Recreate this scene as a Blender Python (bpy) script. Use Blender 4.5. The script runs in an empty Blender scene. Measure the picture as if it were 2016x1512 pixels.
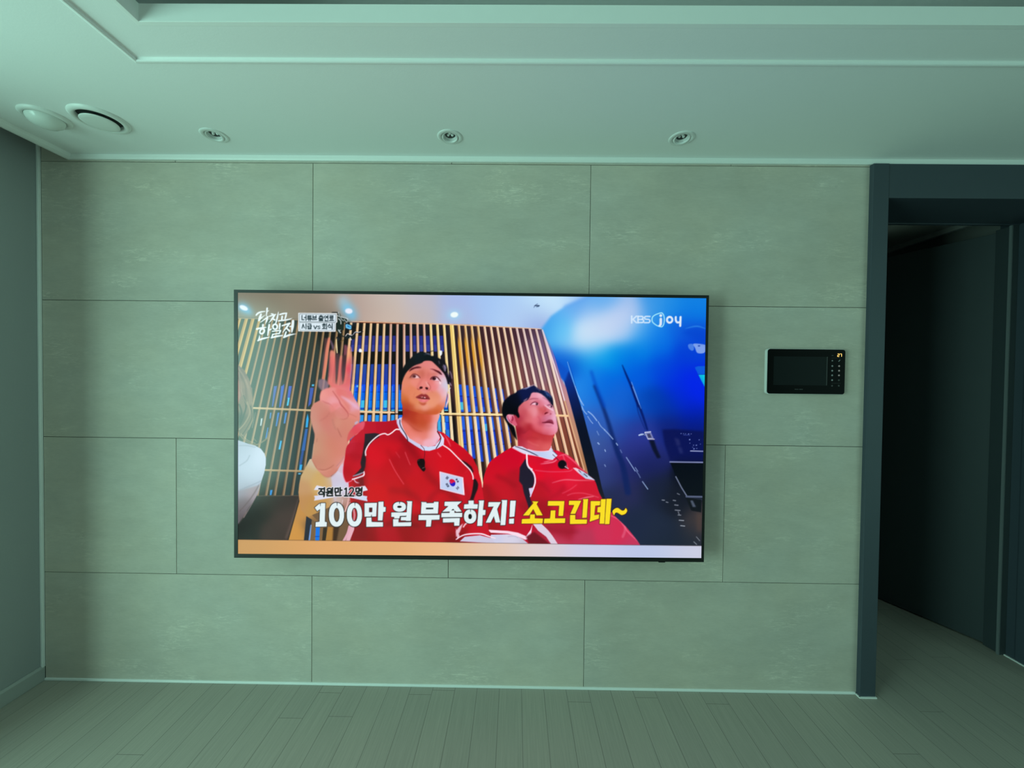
import bpy, bmesh, math, random
import numpy as np
from mathutils import Vector, Matrix

SC = bpy.context.scene
COL = SC.collection
R = math.radians

# ------------------------------------------------------------ camera, light, exposure
CAM = Vector((0.8854, 0.0, 1.3697))
YAW, PITCH, ROLL, FPX = 0.00818888, -0.01751292, -0.01113457, 800.0
D = 1.7657                                   # distance to the tiled wall
cy_, sy_ = math.cos(YAW), math.sin(YAW); cp_, sp_ = math.cos(PITCH), math.sin(PITCH); cr_, sr_ = math.cos(ROLL), math.sin(ROLL)
ROT = np.array([[cy_, -sy_, 0], [sy_, cy_, 0], [0, 0, 1]]) @ np.array([[1, 0, 0], [0, cp_, -sp_], [0, sp_, cp_]]) @ np.array([[cr_, 0, sr_], [0, 1, 0], [-sr_, 0, cr_]])
cd = bpy.data.cameras.new('camera'); cam = bpy.data.objects.new('camera', cd); COL.objects.link(cam)
cd.sensor_fit = 'HORIZONTAL'; cd.sensor_width = 36.0; cd.lens = 36.0 * FPX / 2016.0; cd.clip_start = 0.02
m3 = Matrix([[ROT[i][0], ROT[i][2], -ROT[i][1]] for i in range(3)])
cam.matrix_world = Matrix.Translation(CAM) @ m3.to_4x4()
SC.camera = cam

SC.view_settings.view_transform = 'Standard'; SC.view_settings.look = 'None'
SC.view_settings.exposure = 0.0; SC.view_settings.gamma = 1.0; SC.view_settings.use_curve_mapping = False

world = bpy.data.worlds.new('world'); SC.world = world; world.use_nodes = True
TINT = (0.51, 1.0, 0.84)                   # green tinted glazing
bgn = world.node_tree.nodes['Background']
bgn.inputs[0].default_value = (TINT[0], TINT[1], TINT[2], 1); bgn.inputs[1].default_value = 0.0


def area(name, loc, rot, sx, sy, power, col=TINT):
    l = bpy.data.lights.new(name, 'AREA'); l.shape = 'RECTANGLE'; l.size = sx; l.size_y = sy; l.energy = power; l.color = col
    o = bpy.data.objects.new(name, l); COL.objects.link(o); o.location = loc; o.rotation_euler = rot
    return o


# daylight: two panes of the balcony window in the left wall (set back behind the pier), plus an added fill from the right
area('window_light_a', (-1.9, .6, 1.1), (0, R(-90), 0), 2.0, .8, 18)
area('window_light_b', (-1.9, -.2, 1.1), (0, R(-90), 0), 2.0, .8, 21)
area('window_light_c', (-1.9, -1.1, 1.1), (0, R(-90), 0), 2.0, 1.0, 68)
area('right_fill_light', (4.2, -.6, 1.2), (0, R(90), 0), 2.1, 2.5, 20)  # added fill lamp that brightens the right side


# ------------------------------------------------------------ helpers
def srgb(*c):
    return tuple((v / 255 / 12.92) if v / 255 <= .04045 else ((v / 255 + .055) / 1.055) ** 2.4 for v in c)


class Nodes:
    def __init__(s, name):
        s.m = bpy.data.materials.new(name); s.m.use_nodes = True; s.t = s.m.node_tree; s.b = s.t.nodes['Principled BSDF']

    def n(s, ty, **kw):
        x = s.t.nodes.new(ty)
        for k, v in kw.items():
            if k.startswith('_'):
                setattr(x, k[1:], v)
            else:
                x.inputs[k.replace('0', ' ') if k not in x.inputs else k].default_value = v
        return x

    def l(s, a, b):
        s.t.links.new(a, b)


def plain(name, col, rough=.6, metal=0.0, spec=.5, emit=None, es=1.0, noise=0.0, bump=0.0, scale=30.0):
    k = Nodes(name); b = k.b
    b.inputs['Base Color'].default_value = (*col, 1); b.inputs['Roughness'].default_value = rough; b.inputs['Metallic'].default_value = metal; b.inputs['Specular IOR Level'].default_value = spec
    if emit:
        b.inputs['Emission Color'].default_value = (*emit, 1); b.inputs['Emission Strength'].default_value = es
    if noise or bump:
        tc = k.n('ShaderNodeTexCoord'); nz = k.n('ShaderNodeTexNoise'); nz.inputs['Scale'].default_value = scale; nz.inputs['Detail'].default_value = 4
        k.l(tc.outputs['Object'], nz.inputs['Vector'])
        if noise:
            mr = k.n('ShaderNodeMapRange'); mr.inputs[3].default_value = 1 - noise; mr.inputs[4].default_value = 1 + noise; k.l(nz.outputs[0], mr.inputs[0])
            mx = k.n('ShaderNodeVectorMath', _operation='SCALE'); mx.inputs[0].default_value = col; k.l(mr.outputs[0], mx.inputs['Scale']); k.l(mx.outputs[0], b.inputs['Base Color'])
        if bump:
            bp = k.n('ShaderNodeBump'); bp.inputs['Strength'].default_value = bump; bp.inputs['Distance'].default_value = .002; k.l(nz.outputs[0], bp.inputs['Height']); k.l(bp.outputs[0], b.inputs['Normal'])
    return k.m


def obj(name, bm, mats, parent=None, loc=None, kind=None, bevel=0.0, smooth=False, seg=2):
    me = bpy.data.meshes.new(name)
    bmesh.ops.recalc_face_normals(bm, faces=bm.faces)
    bm.to_mesh(me); bm.free()
    for m in (mats if isinstance(mats, (list, tuple)) else [mats]):
        me.materials.append(m)
    o = bpy.data.objects.new(name, me); COL.objects.link(o)
    if parent is not None:
        o.parent = parent
    if loc is not None:
        o.location = loc
    if kind:
        o['kind'] = kind
    if bevel:
        md = o.modifiers.new('bevel', 'BEVEL'); md.width = bevel; md.segments = seg; md.limit_method = 'ANGLE'; md.angle_limit = R(35)
    if smooth:
        for p in me.polygons:
            p.use_smooth = True
    return o


def thing(name, label, cat, loc=(0, 0, 0), group=None):
    o = bpy.data.objects.new(name, None); COL.objects.link(o); o.location = loc; o.empty_display_size = .05
    o['label'] = label; o['category'] = cat
    if group:
        o['group'] = group
    return o


def box(bm, a, b, mat=0):
    vs = [bm.verts.new((x, y, z)) for x in (a[0], b[0]) for y in (a[1], b[1]) for z in (a[2], b[2])]
    for f in ((0, 1, 3, 2), (4, 6, 7, 5), (0, 4, 5, 1), (2, 3, 7, 6), (0, 2, 6, 4), (1, 5, 7, 3)):
        bm.faces.new([vs[i] for i in f]).material_index = mat


def boxes(*bb):
    bm = bmesh.new()
    for a, b in bb:
        box(bm, a, b)
    return bm


def sweep(bm, prof, path, closed=False):
    """profile points (as functions of the path corner) along straight runs: path is a list of lists of 3-D points, one list per corner"""
    rows = [[bm.verts.new(p) for p in row] for row in path]
    n = len(rows[0])
    for i in range(len(rows) - 1 + (1 if closed else 0)):
        a, b = rows[i], rows[(i + 1) % len(rows)]
        for j in range(n):
            bm.faces.new((a[j], a[(j + 1) % n], b[(j + 1) % n], b[j]))
    if not closed:
        bm.faces.new(rows[0]); bm.faces.new(list(reversed(rows[-1])))


def lathe(bm, prof, n=48, mat=0, tilt=None, off=(0, 0, 0)):
    """profile of (radius, height) turned about z"""
    M = Matrix.Rotation(tilt[1], 3, tilt[0]) if tilt else Matrix.Identity(3)
    rings = []
    for r, z in prof:
        if r < 1e-6:
            rings.append([bm.verts.new(M @ Vector((0, 0, z)) + Vector(off))])
        else:
            rings.append([bm.verts.new(M @ Vector((r * math.cos(2 * math.pi * i / n), r * math.sin(2 * math.pi * i / n), z)) + Vector(off)) for i in range(n)])
    for a, b in zip(rings, rings[1:]):
        for i in range(n):
            j = (i + 1) % n
            if len(a) == 1:
                bm.faces.new((a[0], b[i], b[j])).material_index = mat
            elif len(b) == 1:
                bm.faces.new((a[i], a[j], b[0])).material_index = mat
            else:
                bm.faces.new((a[i], a[j], b[j], b[i])).material_index = mat


def rounded(w, h, r, n=6):
    out = []
    for cx, cz, a0 in ((w - r, h - r, 0), (r, h - r, 90), (r, r, 180), (w - r, r, 270)):
        for i in range(n + 1):
            a = R(a0 + 90 * i / n)
            out.append((cx + r * math.cos(a), cz + r * math.sin(a)))
    return out


def slab(bm, pts, y0, y1, mat=0):
    """outline in x, z pulled from y0 to y1"""
    a = [bm.verts.new((x, y0, z)) for x, z in pts]; b = [bm.verts.new((x, y1, z)) for x, z in pts]
    bm.faces.new(a).material_index = mat; bm.faces.new(list(reversed(b))).material_index = mat
    for i in range(len(a)):
        j = (i + 1) % len(a)
        bm.faces.new((a[i], b[i], b[j], a[j])).material_index = mat


def ray(x, y):
    return ROT @ np.array([(x - 1008) / FPX, 1.0, -(y - 756) / FPX])


# ------------------------------------------------------------ materials
def tile_material():
    k = Nodes('stone_tile'); b = k.b
    tc = k.n('ShaderNodeTexCoord'); geo = k.n('ShaderNodeNewGeometry')
    rnd = k.n('ShaderNodeMath', _operation='MULTIPLY'); rnd.inputs[1].default_value = 37.0; k.l(geo.outputs['Random Per Island'], rnd.inputs[0])
    add = k.n('ShaderNodeVectorMath', _operation='ADD'); k.l(tc.outputs['Object'], add.inputs[0]); k.l(rnd.outputs[0], add.inputs[1])

    def noise(sx, sz, det, rough, w=0.0, dist=0.0):
        mp = k.n('ShaderNodeMapping'); mp.inputs['Scale'].default_value = (sx, 1, sz); mp.inputs['Location'].default_value = (w, 0, w); mp.inputs['Rotation'].default_value = (0, .12, 0); k.l(add.outputs[0], mp.inputs[0])
        n = k.n('ShaderNodeTexNoise'); n.inputs['Scale'].default_value = 1; n.inputs['Detail'].default_value = det; n.inputs['Roughness'].default_value = rough; n.inputs['Distortion'].default_value = dist; k.l(mp.outputs[0], n.inputs['Vector'])
        return n.outputs[0]

    def rng(sock, a, b_, c, d):
        m = k.n('ShaderNodeMapRange'); m.inputs[1].default_value = a; m.inputs[2].default_value = b_; m.inputs[3].default_value = c; m.inputs[4].default_value = d; k.l(sock, m.inputs[0]); return m.outputs[0]

    def mul(a, b_):
        m = k.n('ShaderNodeMath', _operation='MULTIPLY'); k.l(a, m.inputs[0]); k.l(b_, m.inputs[1]); return m.outputs[0]

    def addm(a, b_):
        m = k.n('ShaderNodeMath', _operation='ADD'); k.l(a, m.inputs[0]); k.l(b_, m.inputs[1]); return m.outputs[0]
    big = rng(noise(2.2, 3.4, 3, .5), .3, .7, .93, 1.065)
    mid = rng(noise(9, 24, 5, .6, 4), .3, .7, .95, 1.045)
    fine = rng(noise(40, 190, 4, .65, 9), .3, .75, .955, 1.04)
    patch = rng(noise(3.2, 7, 3, .55, 21), .50, .68, 0, 1)
    vein = rng(noise(22, 110, 5, .7, 13, 1.2), .50, .66, 0, .32)
    v = addm(mul(mul(big, mid), fine), mul(patch, vein))
    mx = k.n('ShaderNodeVectorMath', _operation='SCALE'); mx.inputs[0].default_value = (.605, .555, .50); k.l(v, mx.inputs['Scale'])
    hue = k.n('ShaderNodeMix', _data_type='RGBA', _blend_type='MULTIPLY'); k.l(rng(noise(2.6, 3.0, 4, .55, 31), .3, .75, 0, 1), hue.inputs[0]); k.l(mx.outputs[0], hue.inputs[6]); hue.inputs[7].default_value = (1.045, 1.0, .94, 1)
    k.l(hue.outputs[2], b.inputs['Base Color'])
    b.inputs['Roughness'].default_value = .55; b.inputs['Specular IOR Level'].default_value = .3
    bp = k.n('ShaderNodeBump'); bp.inputs['Strength'].default_value = .18; bp.inputs['Distance'].default_value = .003; k.l(noise(30, 80, 5, .6, 2), bp.inputs['Height']); k.l(bp.outputs[0], b.inputs['Normal'])
    return k.m


def floor_material():
    k = Nodes('floor_planks'); b = k.b
    tc = k.n('ShaderNodeTexCoord')
    W = .0972
    sp = k.n('ShaderNodeSeparateXYZ'); k.l(tc.outputs['Object'], sp.inputs[0])
    ad = k.n('ShaderNodeMath', _operation='ADD'); ad.inputs[1].default_value = W * 30 - .3448 + W * 4; k.l(sp.outputs['X'], ad.inputs[0])
    dv = k.n('ShaderNodeMath', _operation='DIVIDE'); dv.inputs[1].default_value = W; k.l(ad.outputs[0], dv.inputs[0])
    fl_ = k.n('ShaderNodeMath', _operation='FLOOR'); k.l(dv.outputs[0], fl_.inputs[0])
    wn = k.n('ShaderNodeTexWhiteNoise', _noise_dimensions='1D'); k.l(fl_.outputs[0], wn.inputs['W'])
    sh = k.n('ShaderNodeMath', _operation='MULTIPLY_ADD'); sh.inputs[1].default_value = 1.18; k.l(wn.outputs['Value'], sh.inputs[0]); k.l(sp.outputs['Y'], sh.inputs[2])
    mp = k.n('ShaderNodeCombineXYZ'); k.l(sh.outputs[0], mp.inputs[0]); k.l(ad.outputs[0], mp.inputs[1])
    br = k.n('ShaderNodeTexBrick'); br.offset = 0; br.inputs['Scale'].default_value = 1; br.inputs['Brick Width'].default_value = 1.18; br.inputs['Row Height'].default_value = W; br.inputs['Mortar Size'].default_value = .0011; br.inputs['Mortar Smooth'].default_value = .3; br.inputs['Bias'].default_value = 0
    c = (.43, .39, .345)
    br.inputs['Color1'].default_value = (c[0] * .97, c[1] * .97, c[2] * .97, 1); br.inputs['Color2'].default_value = (c[0] * 1.04, c[1] * 1.04, c[2] * 1.03, 1); br.inputs['Mortar'].default_value = (c[0] * .5, c[1] * .5, c[2] * .5, 1)
    k.l(mp.outputs[0], br.inputs['Vector'])
    gm = k.n('ShaderNodeMapping'); gm.inputs['Scale'].default_value = (150, 4, 1); k.l(tc.outputs['Object'], gm.inputs[0])
    gn = k.n('ShaderNodeTexNoise'); gn.inputs['Scale'].default_value = 1; gn.inputs['Detail'].default_value = 6; gn.inputs['Roughness'].default_value = .65; k.l(gm.outputs[0], gn.inputs['Vector'])
    mr = k.n('ShaderNodeMapRange'); mr.inputs[1].default_value = .3; mr.inputs[2].default_value = .7; mr.inputs[3].default_value = .9; mr.inputs[4].default_value = 1.08; k.l(gn.outputs[0], mr.inputs[0])
    sc = k.n('ShaderNodeVectorMath', _operation='SCALE'); k.l(br.outputs['Color'], sc.inputs[0]); k.l(mr.outputs[0], sc.inputs['Scale']); k.l(sc.outputs[0], b.inputs['Base Color'])
    b.inputs['Roughness'].default_value = .5; b.inputs['Specular IOR Level'].default_value = .3
    bp = k.n('ShaderNodeBump'); bp.inputs['Strength'].default_value = .12; bp.inputs['Distance'].default_value = .002; k.l(gn.outputs[0], bp.inputs['Height']); k.l(bp.outputs[0], b.inputs['Normal'])
    return k.m


M_TILE = tile_material(); M_FLOOR = floor_material()
M_GROUT = plain('grout', (.05, .055, .053), .9, noise=.05)
M_CEIL = plain('ceiling_paper', (.90, .90, .90), .85, spec=.2, noise=.015, bump=.1, scale=220)
M_TRIM = plain('white_trim', (.92, .92, .91), .42, noise=.01)
M_WALLPAPER = plain('grey_wallpaper', (.39, .40, .41), .8, spec=.25, noise=.03, bump=.15, scale=160)
M_BASE = plain('baseboard_film', (.44, .45, .44), .45, noise=.02)
M_CASING = plain('charcoal_casing', (.048, .064, .084), .5, noise=.03, scale=12)
M_LEAF = plain('dark_door_film', (.043, .056, .064), .55, noise=.05, scale=9)
M_DARK = plain('gap_shade', (.035, .04, .042), .8, noise=.02)
M_ROOM = plain('dim_room_paper', (.30, .31, .30), .85, noise=.03)
M_WHITE = plain('white_plastic', (.83, .84, .82), .35, noise=.01)
M_DOME = plain('frosted_plastic', (.80, .83, .80), .22, noise=.01)
M_CHROME = plain('chrome', (.75, .77, .76), .12, 1.0, noise=.01)
M_SATIN = plain('satin_silver', (.80, .81, .80), .32, noise=.02)
M_LENS = plain('lamp_lens', (.88, .90, .90), .08, 0, .9, noise=.02, scale=90)
M_CUP = plain('grey_lamp_cup', (.07, .075, .075), .3, .4, noise=.02)
M_SEAL = plain('grey_seal', (.17, .19, .20), .5, noise=.02)
M_BLACK = plain('black_plastic', (.006, .007, .007), .4, noise=.02)
M_GLOSS = plain('black_glass', (.0008, .001, .0012), .25, spec=.06, noise=.02)
M_DISPLAY = plain('dark_display', (.004, .007, .008), .3, spec=.1, noise=.05)
M_SILVER = plain('silver_edge', (.80, .81, .81), .3, .1, noise=.02)
M_MARK = plain('printed_grey', (.30, .30, .32), .6, noise=.02)
M_PINK = plain('printed_pink', (.62, .40, .42), .6, noise=.02)
M_DIM = plain('dim_print_and_highlight', (.055, .058, .06), .6, noise=.02)
M_AMBER = plain('amber_digits', (.5, .25, .05), .5, emit=(1.0, .62, .16), es=1.6, noise=.01)

# ------------------------------------------------------------ room shell
CE = 2.311            # lower ceiling
XL = -1.2             # wall on the left
JX0, JX1 = 2.390, 2.457   # left jamb of the doorway
DX1 = 3.362           # right jamb
LIPY, LIPX = 1.229, -.266

obj('floor', boxes(((-1.4, -2.6, -.05), (4.2, 5.0, 0))), M_FLOOR, kind='structure')

# tiled wall: every tile a block with a hair joint
bm = bmesh.new()
G = .0011
rows = [(-.116, .6, 0), (.6, 1.2, 1), (1.2, 1.8, 0), (1.8, 2.4, 0), (2.4, 2.7, 1)]
for z0, z1, odd in rows:
    z0 -= .116; z1 -= .116
    xs = [-1.2 + .6 * odd + 1.2 * i for i in range(-1, 4)]
    for x in xs:
        a, b = max(x, -1.188), min(x + 1.2, 2.392)
        if b - a > .02:
            box(bm, (a + G, D, max(z0, 0) + G), (b - G, D + .012, z1 - G))
obj('wall_back', bm, M_TILE, kind='structure', bevel=.0006, seg=1)
obj('wall_back_core', boxes(((-1.3, D + .0035, 0), (2.41, D + .15, 2.75))), M_GROUT, kind='structure').name = 'wall_core'
obj('wall_left', boxes(((XL - .1, 1.06, 0), (XL, D + .1, 2.75))), M_WALLPAPER, kind='structure')
obj('trim_1', boxes(((XL, D - .010, .060), (XL + .0115, D + .003, 2.6))), M_TRIM, kind='structure', bevel=.003)
bm = bmesh.new()
sweep(bm, None, [[(XL, y, 0), (XL + .012, y, 0), (XL + .012, y, .058), (XL + .005, y, .067), (XL, y, .067)] for y in (1.06, D)])
obj('baseboard_left', bm, M_BASE, kind='structure', bevel=.0015)
obj('baseboard_back', boxes(((XL + .012, D - .006, 0), (JX0 - .004, D + .004, .011))), M_TRIM, kind='structure', bevel=.003)

# lower ceiling round the tray, tray mouldings, upper ceiling, curtain recess
TX1, TY0 = 2.95, -1.5
SX0 = -1.052
# the strip over the tiled wall has openings for the fittings
LIGHT_X, LIGHT_Y, VENT_XY = (-.3149, .6176, 1.5263), 1.6127, (-.6704, 1.5146)
bm = bmesh.new()
for x, y, r in [(x, LIGHT_Y, .0338) for x in LIGHT_X] + [(*VENT_XY, .066)]:
    bmesh.ops.create_cone(bm, cap_ends=True, segments=56, radius1=r, radius2=r, depth=.06, matrix=Matrix.Translation((x, y, CE + .005)))
cut = obj('cutter', bm, M_CEIL)
strip = obj('strip', boxes(((SX0, LIPY + .005, CE), (4.2, D + .06, CE + .012))), M_CEIL)
md = strip.modifiers.new('holes', 'BOOLEAN'); md.operation = 'DIFFERENCE'; md.object = cut; md.solver = 'EXACT'
nm = bpy.data.meshes.new_from_object(strip.evaluated_get(bpy.context.evaluated_depsgraph_get()))
bm = bmesh.new(); bm.from_mesh(nm)
bpy.data.objects.remove(cut); bpy.data.objects.remove(strip)
for a, b in (((SX0, -2.4, CE), (LIPX, LIPY + .005, CE + .012)), ((TX1, -2.4, CE), (4.2, LIPY + .005, CE + .012)), ((LIPX, -2.4, CE), (TX1, TY0, CE + .012)),
             ((SX0, TY0 - .5, 2.62), (4.2, D + .06, 2.66)), ((XL - .1, 1.06, 2.62), (SX0 - .02, D + .1, 2.66)), ((SX0 - .012, 1.06, CE), (SX0, D + .06, 2.66))):
    box(bm, a, b)
obj('ceiling', bm, M_CEIL, kind='structure')


def ring_profile(prof):
    """profile of (inset towards the tray middle, z) carried round the four tray corners"""
    return [[(LIPX + s, LIPY - s, z) for s, z in prof], [(TX1 - s, LIPY - s, z) for s, z in prof], [(TX1 - s, TY0 + s, z) for s, z in prof], [(LIPX + s, TY0 + s, z) for s, z in prof]]


bm = bmesh.new()
sweep(bm, None, ring_profile([(-.012, CE + .012), (-.012, CE), (-.010, CE - .003), (-.006, CE - .0045), (-.001, CE - .0045), (.0015, CE - .0025), (.0015, CE + .0035), (.0045, CE + .005), (.126, CE + .005), (.126, CE + .012)]), closed=True)
obj('trim_2', bm, M_CEIL, kind='structure')
bm = bmesh.new()
sweep(bm, None, ring_profile([(.1262, CE + .0045), (.1262, CE + .053), (.112, CE + .053), (.112, CE + .0045)]), closed=True)
obj('trim_3', bm, M_TRIM, kind='structure', bevel=.001)
# crown strip along the tiled wall and along the curtain recess
bm = bmesh.new()
sweep(bm, None, [[(SX0 - .004, D, CE), (SX0 - .004, D, CE - .021), (SX0 - .004, D - .010, CE - .021), (SX0 - .004, D - .013, CE - .015), (SX0 - .004, D - .013, CE)], [(4.0, D, CE), (4.0, D, CE - .021), (4.0, D - .010, CE - .021), (4.0, D - .013, CE - .015), (4.0, D - .013, CE)]])
obj('trim_4', bm, M_TRIM, kind='structure', bevel=.001)
bm = bmesh.new()
sweep(bm, None, [[(SX0 - .016, y, CE + .02), (SX0 - .016, y, CE - .021), (SX0 - .004, y, CE - .021), (SX0 + .008, y, CE - .014), (SX0 + .012, y, CE), (SX0 + .002, y, CE + .02)] for y in (-1.9, D)])
obj('trim_5', bm, M_TRIM, kind='structure', bevel=.0015)

# ------------------------------------------------------------ doorway, open door, dark room behind
door = bpy.data.objects.new('door_1', None); COL.objects.link(door); door.location = (JX1, D, 0); door['kind'] = 'structure'
off = Vector((-JX1, -D, 0))


def dpart(name, bb, mat, bevel=.002):
    bm = boxes(*bb); bmesh.ops.translate(bm, verts=bm.verts, vec=off)
    return obj(name, bm, mat, door, bevel=bevel)


YS = 2.037            # door stop
YB = 2.118            # far face of the thick wall
dpart('jamb', [((JX0, D - .020, 0), (JX1, YB, CE - .0215))], M_CASING)
dpart('jamb', [((DX1, D + .02, 0), (DX1 + .10, YB, CE - .0215)), ((DX1 - .004, D - .02, 0), (DX1 + .07, D + .03, CE - .0215)), ((DX1 - .0035, D + .03, 0), (DX1 + .01, YS - .04, CE - .0215))], M_CASING)
dpart('stop', [((3.331, YS, 0), (DX1, YS + .016, 2.147)), ((3.340, YS + .016, 0), (DX1, YB, 2.147))], M_LEAF)
dpart('seal', [((3.3265, YS + .001, 0), (3.3315, YS + .012, 2.146))], M_SEAL, 0)
bm = bmesh.new()
q = [(DX1 + .012, YS + .002), (DX1 - .0035, YS - .044), (DX1 + .012, YS - .044)]
a = [bm.verts.new((x + off.x, y + off.y, 0)) for x, y in q]; b = [bm.verts.new((x + off.x, y + off.y, 2.1495)) for x, y in q]
bm.faces.new(a); bm.faces.new(b)
for i in range(3):
    bm.faces.new((a[i], a[(i + 1) % 3], b[(i + 1) % 3], b[i]))
obj('jamb_chamfer', bm, M_CASING, door)
dpart('header', [((JX1, D - .017, 2.146), (DX1 - .004, D + .012, CE - .0215)), ((JX1, D + .0125, 2.1495), (DX1, YS + .016, CE - .0215)), ((JX1, YS + .0155, 2.21), (DX1, YB, CE + .05)), ((JX1, YS - .004, 2.1455), (DX1, YS + .016, 2.152))], M_CASING)
dpart('threshold_bead', [((JX0 - .004, D - .026, 0), (JX1 + .002, D - .018, .005)), ((JX0 - .005, D - .024, 0), (JX0, D, .005)), ((DX1 - .010, D - .02, 0), (DX1 - .002, YS, .005))], M_TRIM, 0)
HX, HY, DA = 3.347, YB + .003, 112.0     # hinge, opening
leaf = bpy.data.objects.new('door_leaf', None); COL.objects.link(leaf); leaf.parent = door; leaf.location = (HX - JX1, HY - D, 0); leaf.rotation_euler = (0, 0, R(DA))
bm = boxes(((0, -.038, .008), (.86, 0, 2.135)))
obj('panel', bm, M_LEAF, leaf, bevel=.002)

RX0, RX1, RY1 = 1.1, 3.545, 4.6
obj('wall_bedroom_right', boxes(((RX1, YB, 0), (RX1 + .1, RY1, CE + .1))), M_ROOM, kind='structure')
obj('wall_bedroom_far', boxes(((RX0, RY1, 0), (RX1 + .1, RY1 + .1, CE + .1))), M_ROOM, kind='structure')
obj('wall_bedroom_left', boxes(((RX0 - .1, YB, 0), (RX0, RY1 + .1, CE + .1))), M_ROOM, kind='structure')
obj('wall_bedroom_front', boxes(((RX0, YB - .13, 0), (JX0, YB, CE + .1)), ((DX1 + .10, D + .02, 0), (4.2, YB, CE + .1)), ((JX0, YB - .02, CE - .03), (DX1 + .1, YB, CE + .1))), M_ROOM, kind='structure')
obj('ceiling_bedroom', boxes(((RX0, YB, CE), (RX1, RY1, CE + .04))), M_CEIL, kind='structure')
obj('trim_6', boxes(((RX1 - .03, YB, CE - .03), (RX1, RY1, CE))), M_TRIM, kind='structure', bevel=.003)

# ---------------------------------------------------------------- picture on the television
PX0, PY0, PX1, PY1, SS = 455, 565, 1401, 1111, 2
CW, CH = (PX1 - PX0) * SS, (PY1 - PY0) * SS
CV = np.zeros((CH, CW, 3), np.float32)


def tf(ox, oy, s):
    return lambda *p: [(ox + x / s, oy + y / s) for x, y in p]


def smooth_pts(pts, closed=True, n=6):
    p = np.array(pts, float)
    m = len(p)
    if m < 3:
        return p
    out = []
    rng = range(m) if closed else range(m - 1)
    for i in rng:
        if closed:
            a, b, c, d = p[(i - 1) % m], p[i], p[(i + 1) % m], p[(i + 2) % m]
        else:
            a, b, c, d = p[max(i - 1, 0)], p[i], p[i + 1], p[min(i + 2, m - 1)]
        for k in range(n):
            t = k / n
            out.append(.5 * ((2 * b) + (c - a) * t + (2 * a - 5 * b + 4 * c - d) * t * t + (3 * b - a - 3 * c + d) * t ** 3))
    if not closed:
        out.append(p[-1])
    return np.array(out)


def blur1(a, r, axis):
    r = int(r)
    if r < 1:
        return a
    pad = [(0, 0), (0, 0)]
    pad[axis] = (r + 1, r)
    c = np.cumsum(np.pad(a, pad), axis=axis)
    n = a.shape[axis]
    k = 2 * r + 1
    hi = np.take(c, np.arange(k, k + n), axis=axis)
    lo = np.take(c, np.arange(0, n), axis=axis)
    return (hi - lo) / k


def gblur(a, sig):
    r = max(1, int(round(sig * .98)))
    for _ in range(3):
        a = blur1(blur1(a, r, 0), r, 1)
    return a


def poly_mask(polys, pad=0):
    """coverage of even-odd polygons (photo pixels) -> mask, x0, y0 on the canvas"""
    P = [np.array([((x - PX0) * SS, (y - PY0) * SS) for x, y in q]) for q in polys]
    al = np.concatenate(P)
    x0 = int(max(0, math.floor(al[:, 0].min()) - pad)); x1 = int(min(CW, math.ceil(al[:, 0].max()) + 1 + pad))
    y0 = int(max(0, math.floor(al[:, 1].min()) - pad)); y1 = int(min(CH, math.ceil(al[:, 1].max()) + 1 + pad))
    if x1 <= x0 or y1 <= y0:
        return None, 0, 0
    m = np.zeros((y1 - y0, x1 - x0), np.float32)
    px = np.arange(x0, x1)
    ea = np.concatenate([q for q in P]); eb = np.concatenate([np.roll(q, -1, 0) for q in P])
    NS = 3
    for r in range(y0, y1):
        for s in range(NS):
            yy = r + (s + .5) / NS
            h = (ea[:, 1] <= yy) != (eb[:, 1] <= yy)
            if not h.any():
                continue
            a, b = ea[h], eb[h]
            xs = np.sort(a[:, 0] + (yy - a[:, 1]) / (b[:, 1] - a[:, 1]) * (b[:, 0] - a[:, 0]))
            for i in range(0, len(xs) - 1, 2):
                m[r - y0] += np.clip(np.minimum(px + 1, xs[i + 1]) - np.maximum(px, xs[i]), 0, 1) / NS
    return np.minimum(m, 1), x0, y0


def field(cps, x0, y0, w, h, sig=None):
    c = np.array(cps, float)
    st = 4
    gx = PX0 + (x0 + np.arange(0, w + st, st) + .5) / SS
    gy = PY0 + (y0 + np.arange(0, h + st, st) + .5) / SS
    X, Y = np.meshgrid(gx, gy)
    num = np.zeros(X.shape + (3,)); den = np.zeros(X.shape)
    for q in c:
        d2 = (X - q[0]) ** 2 + (Y - q[1]) ** 2
        wt = (np.exp(-d2 / (2 * sig * sig)) + 1e-5 / (1 + d2 / 900)) if sig else 1 / (d2 + 2.) ** 1.5
        num += wt[..., None] * q[2:5]; den += wt
    f = num / den[..., None]
    ix = np.arange(w) / st; iy = np.arange(h) / st
    a = ix.astype(int); b = iy.astype(int); fx = (ix - a)[None, :, None]; fy = (iy - b)[:, None, None]
    a1 = np.minimum(a + 1, f.shape[1] - 1); b1 = np.minimum(b + 1, f.shape[0] - 1)
    return (f[b][:, a] * (1 - fx) + f[b][:, a1] * fx) * (1 - fy) + (f[b1][:, a] * (1 - fx) + f[b1][:, a1] * fx) * fy


CLIP = None   # canvas sized mask that limits what is painted


def comp(m, x0, y0, col, alpha, sig=None):
    h, w = m.shape
    if CLIP is not None:
        m = m * CLIP[y0:y0 + h, x0:x0 + w]
    c = np.array(col, float)
    f = field(col, x0, y0, w, h, sig) if c.ndim == 2 else c
    a = (m * alpha)[..., None]
    reg = CV[y0:y0 + h, x0:x0 + w]
    reg[:] = reg * (1 - a) + f * a


def fill(pts, col, smooth=False, blur=0, alpha=1, sig=None, holes=()):
    P = [smooth_pts(pts) if smooth else pts] + [smooth_pts(q) if smooth else q for q in holes]
    m, x0, y0 = poly_mask(P, int(blur * SS * 3) + 1 if blur else 0)
    if m is None:
        return
    if blur:
        m = gblur(m, blur * SS)
    comp(m, x0, y0, col, alpha, sig)


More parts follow.
